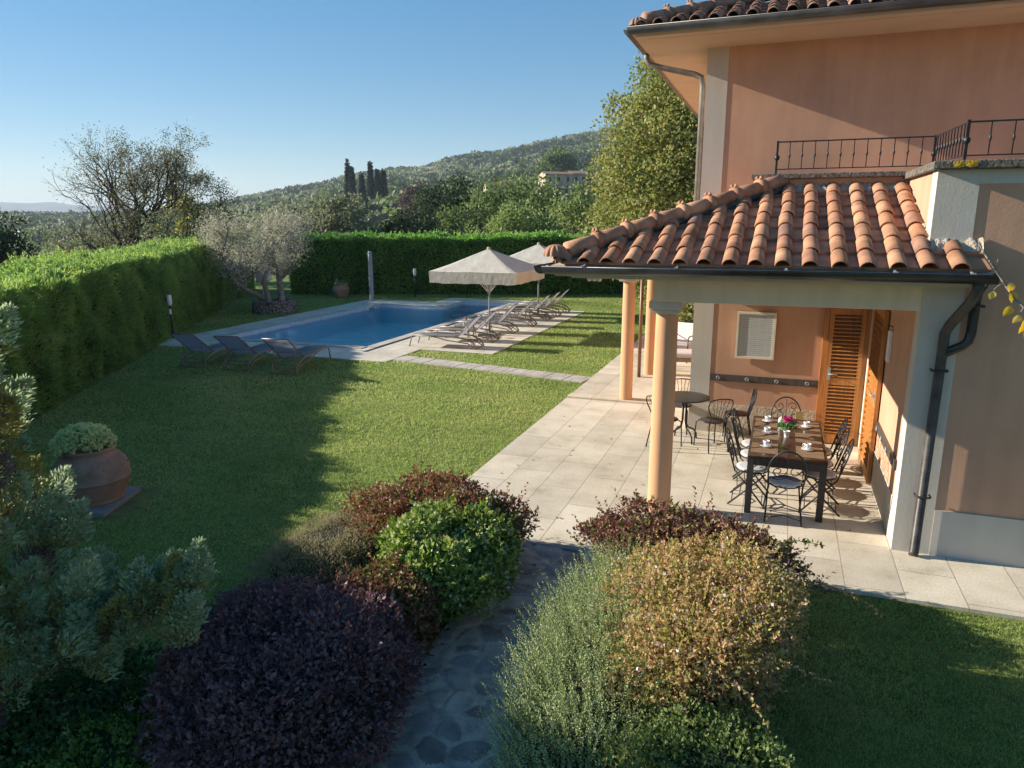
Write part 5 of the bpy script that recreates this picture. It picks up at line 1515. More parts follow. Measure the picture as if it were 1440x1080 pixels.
# ---- conifer on the left
M['conifer_blue'] = leafmat('blue_green_scale_leaf', [(.075,.095,.055), (.10,.125,.075), (.14,.165,.10), (.18,.20,.125)], .4, .6, 5, .45, 3.2)
M['conifer_gold'] = leafmat('golden_scale_leaf', [(.14,.15,.045), (.22,.20,.06), (.30,.26,.09), (.18,.17,.07)], .35, .6, 6, .3)
M['conifer_dead'] = leafmat('withered_scale_leaf', [(.10,.07,.055), (.16,.11,.09), (.22,.17,.14)], .15, .8, 6, .3)
def conifer():
    t = thing('conifer', 'blue-green conifer with golden and withered inner sprays at the left edge', 'conifer', (-4.66, 2.68, -.03))
    mb = MB(); mb.tube([(0, 0, 0), (.0, .02, .6), (-.03, .02, 1.4), (-.06, .03, 2.3), (-.08, .03, 3.1)], [.065, .055, .045, .03, .01], 9)
    r = np.random.default_rng(19)
    lobes = []; ax = np.array([.94, .34, 0]); back = np.array([-.34, .94, 0])
    for i in range(150):
        z = .50+2.45*r.uniform(0, 1)**1.15; a = r.uniform(0, 2*PI)
        R_ = .50*(1-(max(z-.75, 0)/2.75)**1.1)+.14
        q = r.uniform(.35, 1)*R_
        c = np.array([math.cos(a)*q, math.sin(a)*q, z]); d = unit(np.array([math.cos(a)*.55, math.sin(a)*.55, .8])+r.normal(size=3)*.15)
        lobes.append((c, d, r.uniform(.22, .36), r.uniform(.075, .12), q/R_))
    for i in range(46):     # the low limb that reaches right
        f = r.uniform(.25, 1); side = r.normal()*.16
        c = ax*1.22*f+back*side+np.array([0, 0, .70+.42*f+r.normal()*.11]); d = unit(ax*.35+np.array([0, 0, .8])+r.normal(size=3)*.25)
        lobes.append((c, d, r.uniform(.20, .36), r.uniform(.07, .11), .55+.45*f))
    for (fx, sz, zz) in ((1.28, .02, 1.10), (1.38, .06, 1.20), (1.06, -.05, 1.10), (1.35, -.1, .95)):
        for k in range(3): lobes.append((ax*(fx+r.normal()*.03)+back*(sz+r.normal()*.04)+np.array([0, 0, zz+r.normal()*.03]), unit(ax*.22+np.array([0, 0, .95])+r.normal(size=3)*.08), .36, .085, 1.0))
    for i in range(9):
        a = r.uniform(0, 2*PI); z = r.uniform(.5, 1.6); q = r.uniform(.2, .38)
        mb.tube([(0, 0, z-.15), (math.cos(a)*q*.5, math.sin(a)*q*.5, z), (math.cos(a)*q, math.sin(a)*q, z+.15)], [.022, .016, .006], 6)
    mb.tube([(0, 0, .5), tuple(ax*.5+np.array([0, 0, .72])), tuple(ax*1.0+np.array([0, 0, 1.0]))], [.035, .025, .008], 6)
    mb.build('trunk', M['bark'], t)
    parts = []
    for (c, d, L_, R_, outer) in lobes:
        n = 430
        tt = r.uniform(0, 1, n); a = r.uniform(0, 2*PI, n)
        u = unit(np.cross(d, [.3, .2, .9])); w = np.cross(d, u)
        rad = R_*np.sin(PI*np.clip(tt*.93+.05, 0, 1)**.75)*(.55+.45*r.uniform(0, 1, n))*(1+.35*np.sin(a*3+c[0]*20))
        rd_ = u*np.cos(a)[:, None]+w*np.sin(a)[:, None]
        P = c+d*(tt*L_)[:, None]+rd_*rad[:, None]
        D = unit(d*.9+rd_*.7+r.normal(size=P.shape)*.25)
        V, F = leaf_arrays(P, D, r.uniform(.028, .052, n), r.uniform(.011, .018, n), .2, r)
        g = r.uniform()
        m_base = 0
        if outer < .62: m_base = 2 if g < .16 else (1 if g < .6 else 0)
        elif g < .22: m_base = 1
        mi = np.where((tt < .30) & (r.uniform(size=n) < .55), 1 if m_base == 0 else 2, m_base)
        mi = np.where((m_base == 1) & (tt > .8), 0 if g > .5 else 1, mi)
        parts.append((V, F, mi))
    Vs, Fs, Ms, b = [], [], [], 0
    for V, F, mi in parts: Vs.append(V); Fs.append(F+b); Ms.append(mi); b += len(V)
    big_mesh('foliage', np.concatenate(Vs), np.concatenate(Fs), [M['conifer_blue'], M['conifer_gold'], M['conifer_dead']], t, np.concatenate(Ms))
    return t
conifer()

# ---- hedges
def hedge(name, label, a, d, L_, nrm, h0, h1, th, dens, leafm, lL, lW, seed, upb, rough, freq, sprigs, tuft=0., shade_rise=0.):
    """a: inner base corner; d along; nrm towards the garden"""
    r = np.random.default_rng(seed)
    t = thing(name, label, 'hedge', (a[0], a[1], -.03))
    d = np.array([*d, 0.]); nv = np.array([*nrm, 0.]); up = np.array([0, 0, 1.])
    def H(s): return shade_rise*np.clip((7.2-s)/3, 0, 1)+h0+(h1-h0)*s/L_+.10*vnoise(np.stack([s*.35, s*0, s*0+seed], -1), seed)+tuft*vnoise(np.stack([s*1.3, s*0, s*0+seed], -1), seed+2)
    def off(P): return rough*fbm(P*freq, seed, 4)+rough*.5*vnoise(P*freq*4, seed+5)
    def surf(n, kind):
        s = r.uniform(0, L_, n)
        if kind == 'face':
            v = r.uniform(0, 1, n); z = v*H(s); P = d*s[:, None]+up*z[:, None]-nv*(.10*v**2+.25*np.clip(v-.85, 0, 1)*2)[:, None]
            P = P+nv*(off(P)*1.0)[:, None]; nn = np.tile(nv+up*.15, (n, 1))
        elif kind == 'back':
            v = r.uniform(0, 1, n); z = v*H(s); P = d*s[:, None]+up*z[:, None]-nv*(th+0*z)[:, None]
            P = P-nv*(off(P))[:, None]; nn = np.tile(-nv+up*.1, (n, 1))
        else:
            w = r.uniform(.03, 1, n)*th; P = d*s[:, None]-nv*w[:, None]; z = H(s)+off(P)*1.1-.10*np.abs(w/th-.5)
            P = P+up*z[:, None]; nn = np.tile(up+nv*.1, (n, 1))
        return P, nn
    Af, At = L_*(h0+h1)/2, L_*th
    parts = []
    for kind, area, k in (('face', Af, 1.0), ('top', At, .9), ('back', Af, .25)):
        n = int(area*dens*k); P, nn = surf(n, kind)
        P = P-nn*np.abs(r.normal(size=n)*.05)[:, None]
        D = unit(nn*.8+r.normal(size=P.shape)*.6+up*upb); ll = lL*r.uniform(.6, 1.2, n)
        parts.append(leaf_arrays(P, D, ll, ll*lW/lL, .15, r)+(0,))
    if sprigs:
        P, nn = surf(sprigs, 'top'); k = 9
        b = np.repeat(P, k, 0); dd = np.repeat(unit(nn+r.normal(size=nn.shape)*.45), k, 0); tt = np.tile(np.linspace(0, 1, k), sprigs)[:, None]; ln = np.repeat(r.uniform(.08, .30, sprigs), k)[:, None]
        P2 = b+dd*tt*ln; parts.append(leaf_arrays(P2, unit(dd+r.normal(size=dd.shape)*.6), lL*.9, lW*.9, .15, r)+(0,))
    # inner mass
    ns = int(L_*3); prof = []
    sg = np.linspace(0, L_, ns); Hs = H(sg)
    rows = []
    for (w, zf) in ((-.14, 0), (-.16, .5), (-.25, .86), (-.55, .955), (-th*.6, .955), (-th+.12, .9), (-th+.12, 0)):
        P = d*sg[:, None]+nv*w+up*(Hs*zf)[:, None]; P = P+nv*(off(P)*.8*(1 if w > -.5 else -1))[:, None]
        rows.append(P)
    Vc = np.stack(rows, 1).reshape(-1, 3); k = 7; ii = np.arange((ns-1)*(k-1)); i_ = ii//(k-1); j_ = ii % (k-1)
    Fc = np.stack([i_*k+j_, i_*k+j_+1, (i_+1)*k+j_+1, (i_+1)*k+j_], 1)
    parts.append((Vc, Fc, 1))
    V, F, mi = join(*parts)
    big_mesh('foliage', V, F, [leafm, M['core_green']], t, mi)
    return t
M['thuja'] = leafmat('thuja_spray', [(.030,.052,.018), (.055,.088,.024), (.088,.122,.034), (.14,.15,.05)], .5, .55, 1.3, .6, 3.4)
M['laurel'] = leafmat('laurel_leaf', [(.024,.058,.014), (.044,.09,.02), (.075,.13,.028), (.15,.19,.05)], .45, .40, 1.3, .45, 3.4, spec=.5)
dl = np.array([-.520, .854]); nl = np.array([.854, .520])
hedge('clipped_hedge', 'long feathery conifer hedge along the left side of the lawn', (-7.12, -.38), dl, 37.0, nl, 2.2, 2.68, 2.3, 1400, M['thuja'], .13, .032, 31, .55, .24, .8, 2600, .08, 1.4)  # unseen near end made longer and taller to throw shade on the bushes
db = np.array([.946, .325]); nb_ = np.array([.325, -.946])
hedge('laurel_hedge', 'tall glossy laurel hedge closing the garden behind the pool', (-22.6, 29.4), db, 22.5, nb_, 2.72, 2.62, 1.5, 900, M['laurel'], .13, .06, 37, .25, .17, .9, 1300, .06)

# ---- trees
def grow(r, p, d, L_, rad, depth, tubes, tips, spread=.7, upb=.25, nch=(2, 4), shrink=.72, wob=.18):
    pts = [p]; q = p; dd = d
    k = 4
    for i in range(k):
        dd = unit(dd+r.normal(size=3)*wob+np.array([0, 0, upb*.25])); q = q+dd*L_/k; pts.append(q)
    tubes.append((pts, list(np.linspace(rad, rad*.62, k+1)), depth))
    if depth == 0: tips.append((q, dd)); return
    n = r.integers(nch[0], nch[1]+1)
    for c in range(n):
        nd = unit(dd+r.normal(size=3)*spread+np.array([0, 0, upb]))
        at = pts[-1] if c < 2 else pts[r.integers(2, k)]
        grow(r, at, nd, L_*shrink*r.uniform(.8, 1.15), rad*.62*(1 if c == 0 else .8), depth-1, tubes, tips, spread, upb, nch, shrink, wob)
def limbs_mesh(tubes, m, parent, name='trunk', sides=(4, 5, 6, 7, 8, 8, 8)):
    mb = MB()
    for pts, rad, dep in tubes: mb.tube(pts, rad, sides[min(dep, 6)], caps=False)
    return mb.build(name, m, parent)

def olive_tree():
    t = thing('olive_tree', 'old olive tree with two leaning trunks and a sparse grey crown in the stone ring', 'olive tree', (OX, OY, .40))
    r = np.random.default_rng(8); tubes, tips = [], []
    for (b, d, L_, rad) in (((-.15, -.15, 0), (-.50, -.1, .95), 1.75, .12), ((-.05, -.25, 0), (-.16, .1, 1), 1.6, .11), ((.30, .1, 0), (.34, .15, 1), 1.8, .14)):
        grow(r, np.array(b, float), unit(np.array(d, float)), L_, rad, 4, tubes, tips, .72, .10, (3, 4), .68, .2)
    tubes.append(([np.array([.36, .1, .9]), np.array([.75, .1, 1.25]), np.array([1.2, .1, 1.6])], [.07, .055, .03], 2))
    limbs_mesh(tubes, M['olive_bark'], t)
    Pt = np.array([p for p, _ in tips])
    Pt = Pt[(Pt[:, 2] > 1.35)]
    n = 14000; i = r.integers(0, len(Pt), n)
    P = Pt[i]+r.normal(size=(n, 3))*np.array([.26, .26, .24])
    D = unit(r.normal(size=(n, 3))+np.array([0, 0, -.1]))
    V, F = leaf_arrays(P, D, r.uniform(.08, .15, n), .026, .1, r)
    # drooping bare twigs
    m = 1100; i = r.integers(0, len(Pt), m); b = Pt[i]+r.normal(size=(m, 3))*.15; e = b+np.stack([r.normal(size=m)*.22, r.normal(size=m)*.22, -r.uniform(.10, .45, m)], 1); c = (b+e)/2+np.array([0, 0, .12])+r.normal(size=(m, 3))*.05
    sd = unit(np.cross(e-b, r.normal(size=(m, 3))))*.006
    Vt = np.stack([b-sd, b+sd, c+sd, c-sd, e+sd*.4, e-sd*.4], 1).reshape(-1, 3); q = np.arange(m)*6
    Ft = np.concatenate([np.stack([q, q+1, q+2, q+3], 1), np.stack([q+3, q+2, q+4, q+5], 1)])
    V, F, mi = join((V, F, 0), (Vt, Ft, 1))
    big_mesh('crown', V, F, [M['olive_leaf'], M['olive_bark']], t, mi)
M['olive_leaf'] = leafmat('olive_leaf', [(.16,.16,.11), (.22,.215,.15), (.29,.275,.20), (.20,.175,.13)], .25, .6, 1.5, .35, 2.1)
olive_tree()

def bare_tree():
    x, y = -29.6, 27.2
    t = thing('sparse_tree', 'wide spreading tree with dark bare branches and thinning leaves beyond the left hedge', 'tree', (x, y, -3.2))
    r = np.random.default_rng(52); tubes, tips = [], []
    tubes.append(([np.array([0, 0, 0.]), np.array([.1, 0, 2.]), np.array([.0, 0, 4.2])], [.42, .34, .30], 6))
    ax = np.array([.72, .69, 0]); bk = np.array([-.69, .72, 0])
    for k in range(15):
        f = r.uniform(-1, 1); b = np.array([0, 0, r.uniform(3.4, 5.2)])
        d = unit(ax*f*1.25+bk*r.normal()*.5+np.array([0, 0, .95-.4*abs(f)]))
        grow(r, b, d, r.uniform(1.6, 2.2), .13, 5, tubes, tips, .42, .12, (2, 3), .74, .13)
    limbs_mesh(tubes, M['dark_bark'], t)
    Pt = np.array([p for p, _ in tips]); sx = Pt@ax
    w = np.clip(.25+.75*(sx+1.5)/4.0, .06, 1)*np.clip((Pt[:, 2]-3.5)/3, .3, 1)*np.where(np.abs(sx) > 4.4, .12, 1); w /= w.sum()
    n = 21000; i = r.choice(len(Pt), n, p=w)
    P = Pt[i]+r.normal(size=(n, 3))*np.array([.17, .17, .15]); D = unit(r.normal(size=(n, 3))+np.array([0, 0, .1]))
    V, F = leaf_arrays(P, D, r.uniform(.07, .13, n), .045, .15, r)
    big_mesh('crown', V, F, M['autumn_leaf'], t)
M['autumn_leaf'] = leafmat('thinning_leaf', [(.06,.07,.04), (.09,.10,.055), (.13,.125,.06), (.17,.155,.065), (.075,.075,.055)], .35, .6, .4, .5, 1.2)
bare_tree()

def crown_tree(name, label, x, y, ztop, rx, crown_h, leafm, nclump, per, leaf, seed, taper=0., group=None, clump_r=.26, zb=None, rz=0, cat='tree', barkm='bark'):
    zb = float(ground_z(x, y)) if zb is None else zb
    t = thing(name, label, cat, (x, y, zb), rz, group)
    r = np.random.default_rng(seed); H = ztop-zb; cz = H-crown_h/2
    d = unit(r.normal(size=(nclump, 3))); q = r.uniform(.25, 1, (nclump, 1))**.45
    C = d*q
    rad = np.array([rx, rx, crown_h/2])
    zt = (C[:, 2]+1)/2
    k = (1-taper*zt)[:, None]
    C = C*rad*np.concatenate([k, k, np.ones_like(k)], 1)*(1+.22*fbm(d*1.7+seed, seed))[:, None]; C[:, 2] += cz
    mb = MB(); tr = max(.06, H*.028)
    mb.tube([(0, 0, 0), (.03*H*.3, 0, H*.25), (0, .02*H*.3, H*.6), (0, 0, H*.85)], [tr*1.3, tr, tr*.6, tr*.2], 8)
    for i in r.choice(nclump, min(nclump, 26), replace=False):
        z0 = min(max(C[i, 2]*.55, H*.18), H*.7)
        mid = np.array([C[i, 0]*.5, C[i, 1]*.5, (z0+C[i, 2])/2+.05*H])
        mb.tube([(0, 0, z0), mid, C[i]], [tr*.5, tr*.3, tr*.1], 5, caps=False)
    mb.build('trunk', M[barkm], t)
    cr = clump_r*rx*(.7+.6*r.uniform(size=nclump))
    P = np.repeat(C, per, 0); dd = unit(r.normal(size=P.shape)); rr2 = (r.uniform(size=(len(P), 1))**.5)*np.repeat(cr, per)[:, None]
    P = P+dd*rr2*np.array([1.1, 1.1, .8])
    D = unit(dd*.7+r.normal(size=P.shape)*.7)
    V, F = leaf_arrays(P, D, leaf*r.uniform(.6, 1.25, len(P)), leaf*.62, .18, r)
    big_mesh('crown', V, F, leafm, t)
    return t
M['linden'] = leafmat('yellowing_leaf', [(.07,.095,.03), (.11,.135,.042), (.155,.17,.055), (.22,.20,.07), (.09,.11,.038)], .4, .5, .55, .35, 1.75)
crown_tree('broadleaf_tree', 'tall tree with yellowing green leaves rising behind the porch roof', -4.2, 29.9, 10.8, 4.1, 10.6, M['linden'], 430, 140, .16, 61, .55, None, .20, 0.)
M['leaf_a'] = leafmat('mid_green_crown', [(.040,.062,.020), (.062,.090,.028), (.090,.115,.040), (.12,.14,.055)], .3, .6, .35, .4, 2.0)
M['leaf_b'] = leafmat('dark_green_crown', [(.020,.038,.016), (.034,.055,.022), (.055,.078,.032)], .25, .6, .35, .4, 1.35)
M['leaf_c'] = leafmat('olive_green_crown', [(.075,.085,.045), (.105,.115,.065), (.145,.15,.09)], .3, .6, .3, .4, 2.0)
M['leaf_d'] = leafmat('pale_green_crown', [(.075,.10,.032), (.11,.14,.045), (.16,.18,.07)], .35, .6, .35, .4, 2.0)
M['leaf_e'] = leafmat('purplish_crown', [(.06,.045,.045), (.09,.065,.06), (.08,.075,.05)], .3, .6, .35, .3)
M['leaf_y'] = leafmat('yellow_shrub', [(.18,.18,.05), (.27,.25,.08), (.13,.15,.04)], .4, .6, .8, .3)
M['cypress'] = leafmat('cypress_green', [(.010,.024,.010), (.018,.036,.014), (.028,.048,.020)], .15, .7, .5, .3)
TG = 'trees beyond the back hedge'
crown_tree('round_tree', 'broad rounded mid-green tree behind the hedge, right below the stone farmhouse', -21.2, 60, 6.9, 5.4, 8.5, M['leaf_a'], 150, 90, .34, 101, 0, TG)
crown_tree('dark_tree', 'darker green tree left of the broad rounded one behind the hedge', -29.8, 64, 7.5, 4.0, 9.5, M['leaf_b'], 120, 90, .34, 102, .1, TG)
crown_tree('pale_tree', 'pale green soft tree directly left of the yellowing tree', -13.8, 53, 5.6, 3.2, 7.5, M['leaf_d'], 110, 90, .28, 103, .1, TG)
crown_tree('dark_tree', 'small dark round tree behind the hedge above the garden lamp', -29.0, 53, 4.3, 2.5, 6.0, M['leaf_b'], 80, 90, .28, 104, 0, TG)
crown_tree('olive_grey_tree', 'grey-green tree behind the hedge below the six cypresses', -33.0, 50, 5.3, 3.4, 7.5, M['leaf_c'], 110, 90, .28, 105, .1, TG)
crown_tree('olive_grey_tree', 'grey-green tree with a yellowish top right behind the garden olive tree', -38.5, 51, 5.1, 3.6, 7, M['leaf_c'], 110, 90, .28, 106, .05, TG)
crown_tree('round_tree', 'mid-green tree between the dark round tree and the darker tall one', -24.6, 56, 4.9, 3.0, 7, M['leaf_a'], 90, 90, .30, 107, 0, TG)
crown_tree('round_tree', 'low mid-green tree just over the hedge behind the nearer umbrella', -17.4, 47.5, 4.5, 3.2, 6, M['leaf_d'], 90, 90, .26, 108, 0, TG)
crown_tree('purple_tree', 'dull purplish tree on the slope right of the cypresses', -50.5, 97, 8.4, 3.4, 6.5, M['leaf_e'], 70, 80, .4, 109, 0, TG)
crown_tree('dark_tree', 'dark evergreen at the left edge of the picture beyond the long hedge', -38.6, 26.3, 4.4, 2.4, 7, M['leaf_b'], 90, 110, .20, 110, .25)
crown_tree('olive_grey_shrub', 'grey olive bush over the long hedge, left of the wide sparse tree', -31.2, 26.4, 4.0, 3.2, 6.4, M['leaf_c'], 90, 110, .14, 111, 0, None, .28, None, 0, 'shrub')
crown_tree('olive_grey_shrub', 'grey olive bush right in front of the wide sparse tree trunk', -25.6, 25.2, 3.75, 2.0, 6.0, M['leaf_c'], 80, 110, .13, 112, 0, None, .28, None, 0, 'shrub')
crown_tree('yellow_shrub', 'yellowish shrub poking over the near part of the long hedge', -23.8, 18.9, 3.0, .8, 4.4, M['leaf_y'], 24, 60, .14, 113, .3, None, .35, None, 0, 'shrub')
crown_tree('yellow_tree', 'yellow-leaved tree seen through the branches of the wide sparse tree', -32.6, 33.0, 5.2, 2.3, 7, M['leaf_y'], 80, 90, .2, 114, .1)
crown_tree('green_shrub', 'green shrub at the end of the side terrace, seen past the front column', -2.6, 24.4, 2.6, 1.1, 2.5, M['linden'], 50, 90, .11, 116, 0, None, .3, 0., 0, 'shrub')
for i, (x, y, z, lab) in enumerate([(-157.2, 243.7, 25.9, 'leftmost and tallest cypress of the left group on the hill'), (-153.4, 240.4, 23.6, 'middle cypress of the left group of three on the hill'), (-154.2, 248.5, 21.3, 'shortest cypress, on the right of the left group on the hill'),
    (-150.1, 248.2, 25.4, 'leftmost cypress of the right group of three on the hill'), (-146.8, 247.8, 23.7, 'middle cypress of the right group of three on the hill'), (-143.3, 246.2, 22.6, 'rightmost cypress of the right group of three on the hill')]):
    zb = min(float(ground_z(x, y)), 10.5)
    crown_tree('cypress', lab, x, y, z, 1.55, z-zb-.4, M['cypress'], 150, 45, .7, 200+i, .86, 'cypresses on the hill', .34, zb, 0, 'cypress')
crown_tree('round_tree', 'single round green tree on the slope above the stone farmhouse', -95, 314, 33.5, 8.5, 13, M['leaf_a'], 90, 60, 1.1, 130, 0)

def forest(name, label, n, rmin, rmax, amin, amax, smin, smax, per, seed, mats_, noise_t=-.3, sink=.3, rpow=.5, excl=()):
    r = np.random.default_rng(seed)
    az_ = np.radians(r.uniform(amin, amax, n)); rr2 = rmin+(rmax-rmin)*r.uniform(0, 1, n)**rpow
    x = rr2*np.sin(az_); y = rr2*np.cos(az_)
    ok = fbm(np.stack([x/60, y/60, x*0], -1), seed+1) > noise_t
    for (ex, ey, er) in excl: ok &= np.hypot(x-ex, y-ey) > er
    x, y = x[ok], y[ok]; n = len(x); z = ground_z(x, y)
    s = r.uniform(smin, smax, n)
    d = unit(r.normal(size=(n, per, 3))); d[..., 2] = np.abs(d[..., 2])*1.0-.15
    f = .75+.35*r.uniform(size=(n, per, 1))
    P = np.stack([x, y, z+s*sink], -1)[:, None, :]+d*f*s[:, None, None]*np.array([1, 1, 1.0])
    P = P.reshape(-1, 3); D = unit(d.reshape(-1, 3)*.5+r.normal(size=P.shape)*.8)
    ll = np.repeat(s, per)*r.uniform(.35, .7, len(P))
    V, F = leaf_arrays(P-D*ll[:, None]*.5, D, ll, ll*.75, .2, r)
    # tone follows patches of ground: woods, olive groves
    g = fbm(np.stack([x/90, y/90, x*0+3], -1), seed+9)*1.4+r.normal(size=n)*.25
    mi = np.clip(np.floor((g+.75)/1.5*len(mats_)), 0, len(mats_)-1).astype(int)
    return tag(big_mesh(name, V, F, mats_, None, np.repeat(mi, per)), label, 'woodland', None, 'stuff')
EXC = [(-72.8, 239.2, 17), (-70, 228, 12), (-95, 243, 9), (-151, 245, 12), (-95, 314, 12), (-66, 222, 13), (-61, 205, 11), (-56, 188, 9), (-51, 170, 8)]
forest('woodland', 'bushy belt of mixed trees and scrub rising behind the back hedge', 900, 60, 250, -62, 6, 1.8, 4.0, 110, 301, [M['leaf_b'], M['leaf_a'], M['leaf_c'], M['leaf_d']], -.25, .35, .75, EXC)
M['grove'] = leafmat('olive_grove_crown', [(.13,.14,.085), (.19,.195,.12), (.25,.245,.16)], .3, .6, .3, .4, 1.5)
forest('hillside_forest', 'dense wood and olive groves covering the hill up to its ridge', 9000, 230, 1060, -64, 12, 3.2, 6.5, 34, 302, [M['leaf_b'], M['leaf_b'], M['leaf_a'], M['grove']], -.55, .35, .7, EXC)
forest('valley_woods', 'far flat valley of olive groves and hedgerows left of the hill', 3500, 230, 2400, -75, -34, 3.5, 7, 26, 303, [M['leaf_b'], M['leaf_c'], M['leaf_c']], -.35, .3, .8)

# ---- farmhouses on the slope
def farm(name, label, x, y, zb, rz, blocks, wallm, win=True):
    t = thing(name, label, 'house', (x, y, zb), rz)
    mw, mr, ml = MB(), MB(), []
    for (x0, x1, y0, y1, h, ridge) in blocks:
        mw.box(x0, x1, y0, y1, -6, h)
        yc = (y0+y1)/2; o = .5
        vs = [(x0-o, y0-o, h-.1), (x1+o, y0-o, h-.1), (x1+o, yc, h+ridge), (x0-o, yc, h+ridge), (x0-o, y1+o, h-.1), (x1+o, y1+o, h-.1), (x0, y0, h), (x0, y1, h), (x1, y0, h), (x1, y1, h)]
        mr.add(vs, [(0, 1, 2, 3), (3, 2, 5, 4)])
        mw.add([(x0, y0, h), (x0, y1, h), (x0, yc, h+ridge-.12), (x1, y0, h), (x1, y1, h), (x1, yc, h+ridge-.12)], [(0, 2, 1), (3, 4, 5)])
        if win:
            for zz in (h*.30, h*.72):
                n = max(2, int((x1-x0)/2.6))
                for i in range(n):
                    xx = x0+(i+.5)*(x1-x0)/n; ml.append((xx, y0, zz))
    w = mw.build('wall', wallm, t); mr.build('roof', M['tile_old'], t)
    for (xx, yy, zz) in ml:
        mb = MB(); mb.box(xx-.42, xx+.42, yy-.04, yy+.02, zz-.65, zz+.65); mb.build('window', M['black_metal'], t)
    return t
farm('stone_farmhouse', 'long stone farmhouse with brown tiled roofs among trees on the slope', -72.0, 239.2, 12.2, R(38), [(-6.2, 3.4, -3.5, 3.5, 6.3, .9), (3.5, 8.8, -3.2, 3.8, 6.6, 1.0), (-4.5, .6, -8.5, -3.6, 1.6, .5)], M['farm_stone'])
farm('small_farmhouse', 'small house with an orange tiled roof left of the stone farmhouse', -95.0, 243.5, 13.4, R(35), [(-5.5, -.2, -2, 2, 2.4, .8), (0, 4.6, -2, 2, 3.2, 1.0)], M['farm_stone'], False)

# ---- young tree at the right margin, its branch hanging into view
t = thing('young_tree', 'thin pale branch with a few yellow autumn leaves reaching in at the right edge', 'tree branch', (2.75, 4.0, -.03))
mb = MB(); mb.tube([(0, 0, 0), (.02, 0, 1.2), (-.02, .02, 2.3), (.02, 0, 3.4)], [.035, .028, .02, .01], 7); mb.build('trunk', M['bark'], t)
mb = MB(); B = [(-.02, .0, 2.2), (-.7, 0, 2.36), (-1.25, .0, 2.74), (-1.563, .0, 3.035), (-1.66, .0, 3.125), (-1.702, 0, 3.164), (-1.751, 0, 3.229), (-1.80, 0, 3.301), (-1.85, 0, 3.37), (-1.875, 0, 3.41)]
mb.tube(B, [.014, .010, .008, .0068, .0062, .006, .0055, .005, .0045, .003], 6); mb.tube([B[7], (-1.792, .0, 3.345)], .003, 5)
mb.tube([B[6], (-1.775, .005, 3.222), (-1.79, .01, 3.20)], [.004, .003, .0025], 5); mb.tube([B[5], (-1.712, .0, 3.14)], .003, 5); mb.tube([B[4], (-1.672, 0, 3.095)], .003, 5); mb.build('branch', M['olive_bark'], t)
Pl = np.array([(-1.79, .01, 3.202), (-1.74, -.01, 3.245), (-1.722, .0, 3.205), (-1.712, 0, 3.14), (-1.672, 0, 3.098), (-1.655, -.01, 3.085), (-1.62, 0, 3.05), (-1.2, 0, 2.7), (-1.0, .0, 2.55), (-.8, 0, 2.4)])
Dl = unit(np.array([(-.15, .1, -1), (.3, .1, -.9), (.25, 0, -1), (-.3, .2, -1), (-.35, .2, -1), (-.05, .1, -1), (-.2, 0, -1), (0, .2, -1), (.3, .1, -1), (0, .2, -1)], float))
rl_ = np.random.default_rng(5); Vs, Fs = [], []
for k, (p_, d_, L_) in enumerate(zip(Pl, Dl, [.05, .06, .065, .07, .06, .09, .08, .08, .08, .08])):   # veined, curling leaves
    sd = unit(np.cross(d_, rl_.normal(size=3)*.4+np.array([.3, -1., 0.]))); nn_ = np.cross(sd, d_); b0 = len(Vs)
    for f, w in ((0, .0), (.12, .0), (.28, .26), (.48, .33), (.68, .27), (.86, .12), (1.0, .0)):
        c_ = p_+d_*L_*f+nn_*L_*(.10*math.sin(PI*f)-.12*f*f)
        for sgn in (-1, 0, 1): Vs.append(c_+sd*L_*w*sgn*rl_.uniform(.88, 1.1)+nn_*L_*.10*abs(sgn)*w*3)
    for q in range(6):
        for z in (0, 1): a_ = b0+q*3+z; Fs.append((a_, a_+1, a_+4, a_+3))
V, F = np.array(Vs), np.array(Fs)
big_mesh('leaves', V, F, leafmat('yellow_autumn_leaf', [(.42,.26,.03), (.52,.36,.08), (.48,.40,.16)], .4, .5, 9, .2), t)

# ---- grass blades
def inpoly(x, y, poly):
    c = np.zeros(len(x), bool); n = len(poly)
    for i in range(n):
        (xi, yi), (xj, yj) = poly[i], poly[i-1]
        c ^= ((yi > y) != (yj > y)) & (x < (xj-xi)*(y-yi)/((yj-yi) if yj != yi else 1e-9)+xi)
    return c
r = np.random.default_rng(404)
n = 520000
az_ = np.radians(r.uniform(-60, 24, n)); rr2 = 4.4*np.exp(r.uniform(0, 1, n)*math.log(36/4.4))
x = rr2*np.sin(az_); y = rr2*np.cos(az_)
off_ = 0.0
ok = ~inpoly(x, y, PATIO) & ~inpoly(x, y, DECK) & ~inpoly(x, y, POOL)
ok &= ~((x > -2.55) & (x < -1.3) & (y < 7.06)) & ~((x > -1.3) & (y > 7.0))
ok &= ~((np.abs((x+9.25)*(-d[1] if False else 0.1730)+(y-16.32)*.985) < .33) & (x > -9.3) & (x < -3.8))
ok &= ((x+9.45)*nl[0]+(y-4.05)*nl[1]) > -.2
ok &= ((x+22.6)*nb_[0]+(y-29.4)*nb_[1]) > .05
ok &= ~((np.abs((x+7.93)*.94+(y-6.22)*.34) < .54) & (np.abs(-(x+7.93)*.34+(y-6.22)*.94) < .54))
x, y, rr2 = x[ok], y[ok], rr2[ok]; n = len(x)
k = np.clip(rr2/9, .7, 2.6)
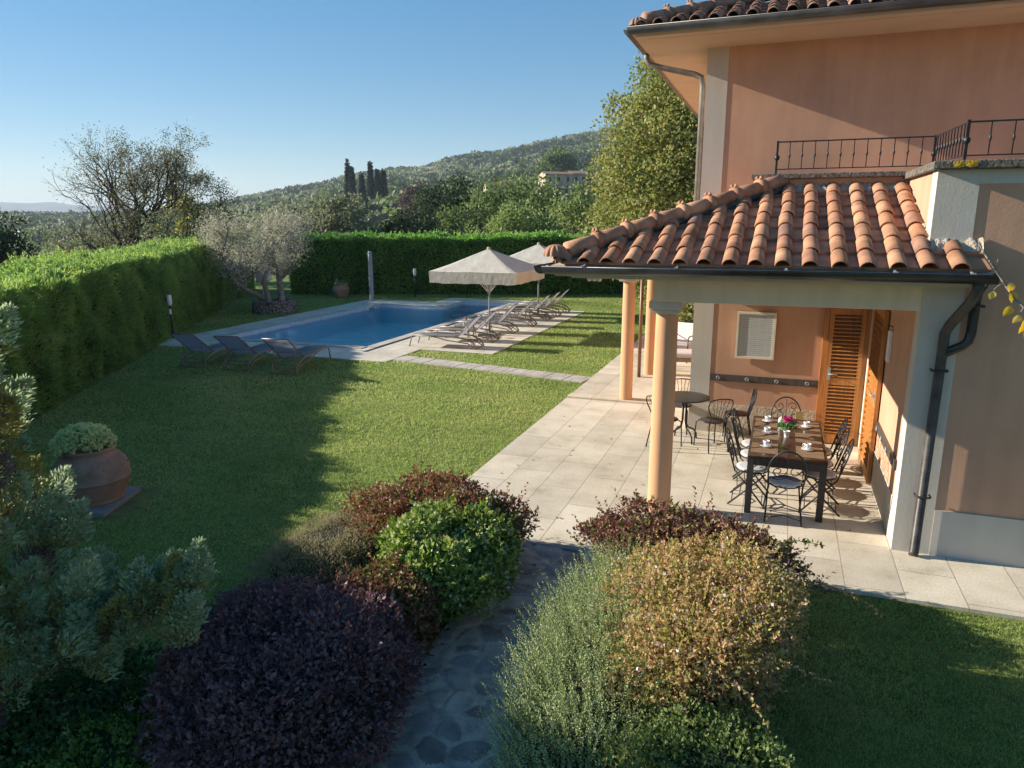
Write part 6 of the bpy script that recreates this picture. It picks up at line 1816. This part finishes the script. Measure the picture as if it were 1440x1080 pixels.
tall = 1+.35*fbm(np.stack([x*1.3, y*1.3, x*0], -1), 5)
D = unit(np.stack([r.normal(size=n)*.65, r.normal(size=n)*.65, np.ones(n)], 1))
V, F = leaf_arrays(np.stack([x, y, np.full(n, -.037)], 1), D, r.uniform(.025, .055, n)*tall*(k**.35), .0055*k, .1, r)
tag(big_mesh('grass', V, F, M['blade']), 'short mown lawn grass around the pool and the patio', 'grass', None, 'stuff')

r = np.random.default_rng(9); n = 420
x = np.concatenate([r.uniform(-9, -3.9, 150), r.uniform(-4.5, .8, 110), r.uniform(-3.8, 1.2, 60), r.uniform(.4, 3, 100)])
y = np.concatenate([r.uniform(5, 16, 150), r.uniform(5.0, 7.9, 110), r.uniform(7.1, 13, 60), r.uniform(4.6, 7.0, 100)])
P = np.stack([x, y, np.where((y > 7.06) & (x > -3.87), .004, .012)], 1)
D = r.normal(size=(n, 3)); D[:, 2] *= .15; D = unit(D)
V, F = leaf_arrays(P, D, r.uniform(.03, .06, n), r.uniform(.018, .034, n), .2, r, np.tile(np.array([0, 0, 1.]), (n, 1))+r.normal(size=(n, 3))*.2)
tag(big_mesh('fallen_leaves', V, F, leafmat('dry_leaf', [(.22,.12,.04), (.34,.22,.07), (.16,.08,.04), (.40,.30,.10)], .2, .7, 5, .1, 1.0)), 'dry fallen leaves scattered over the lawn and patio', 'leaves', None, 'stuff')

# ---- valley haze
mb = MB(); mb.box(-9300, 9300, -9300, 9300, -60, 190)
hz = mb.build('haze', [])
hm = bpy.data.materials.new('valley_haze'); hm.use_nodes = True; nt = hm.node_tree; nt.nodes.remove(nt.nodes['Principled BSDF'])
pv = N(nt, 'ShaderNodeVolumePrincipled'); pv.inputs['Color'].default_value = (.72, .84, 1.0, 1); pv.inputs['Density'].default_value = 0.00017; pv.inputs['Anisotropy'].default_value = 0.1
nt.links.new(pv.outputs[0], nt.nodes['Material Output'].inputs['Volume'])
hz.data.materials.append(hm)
tag(hz, 'thin pale blue haze filling the valley and veiling the far hills', 'haze', None, 'stuff')
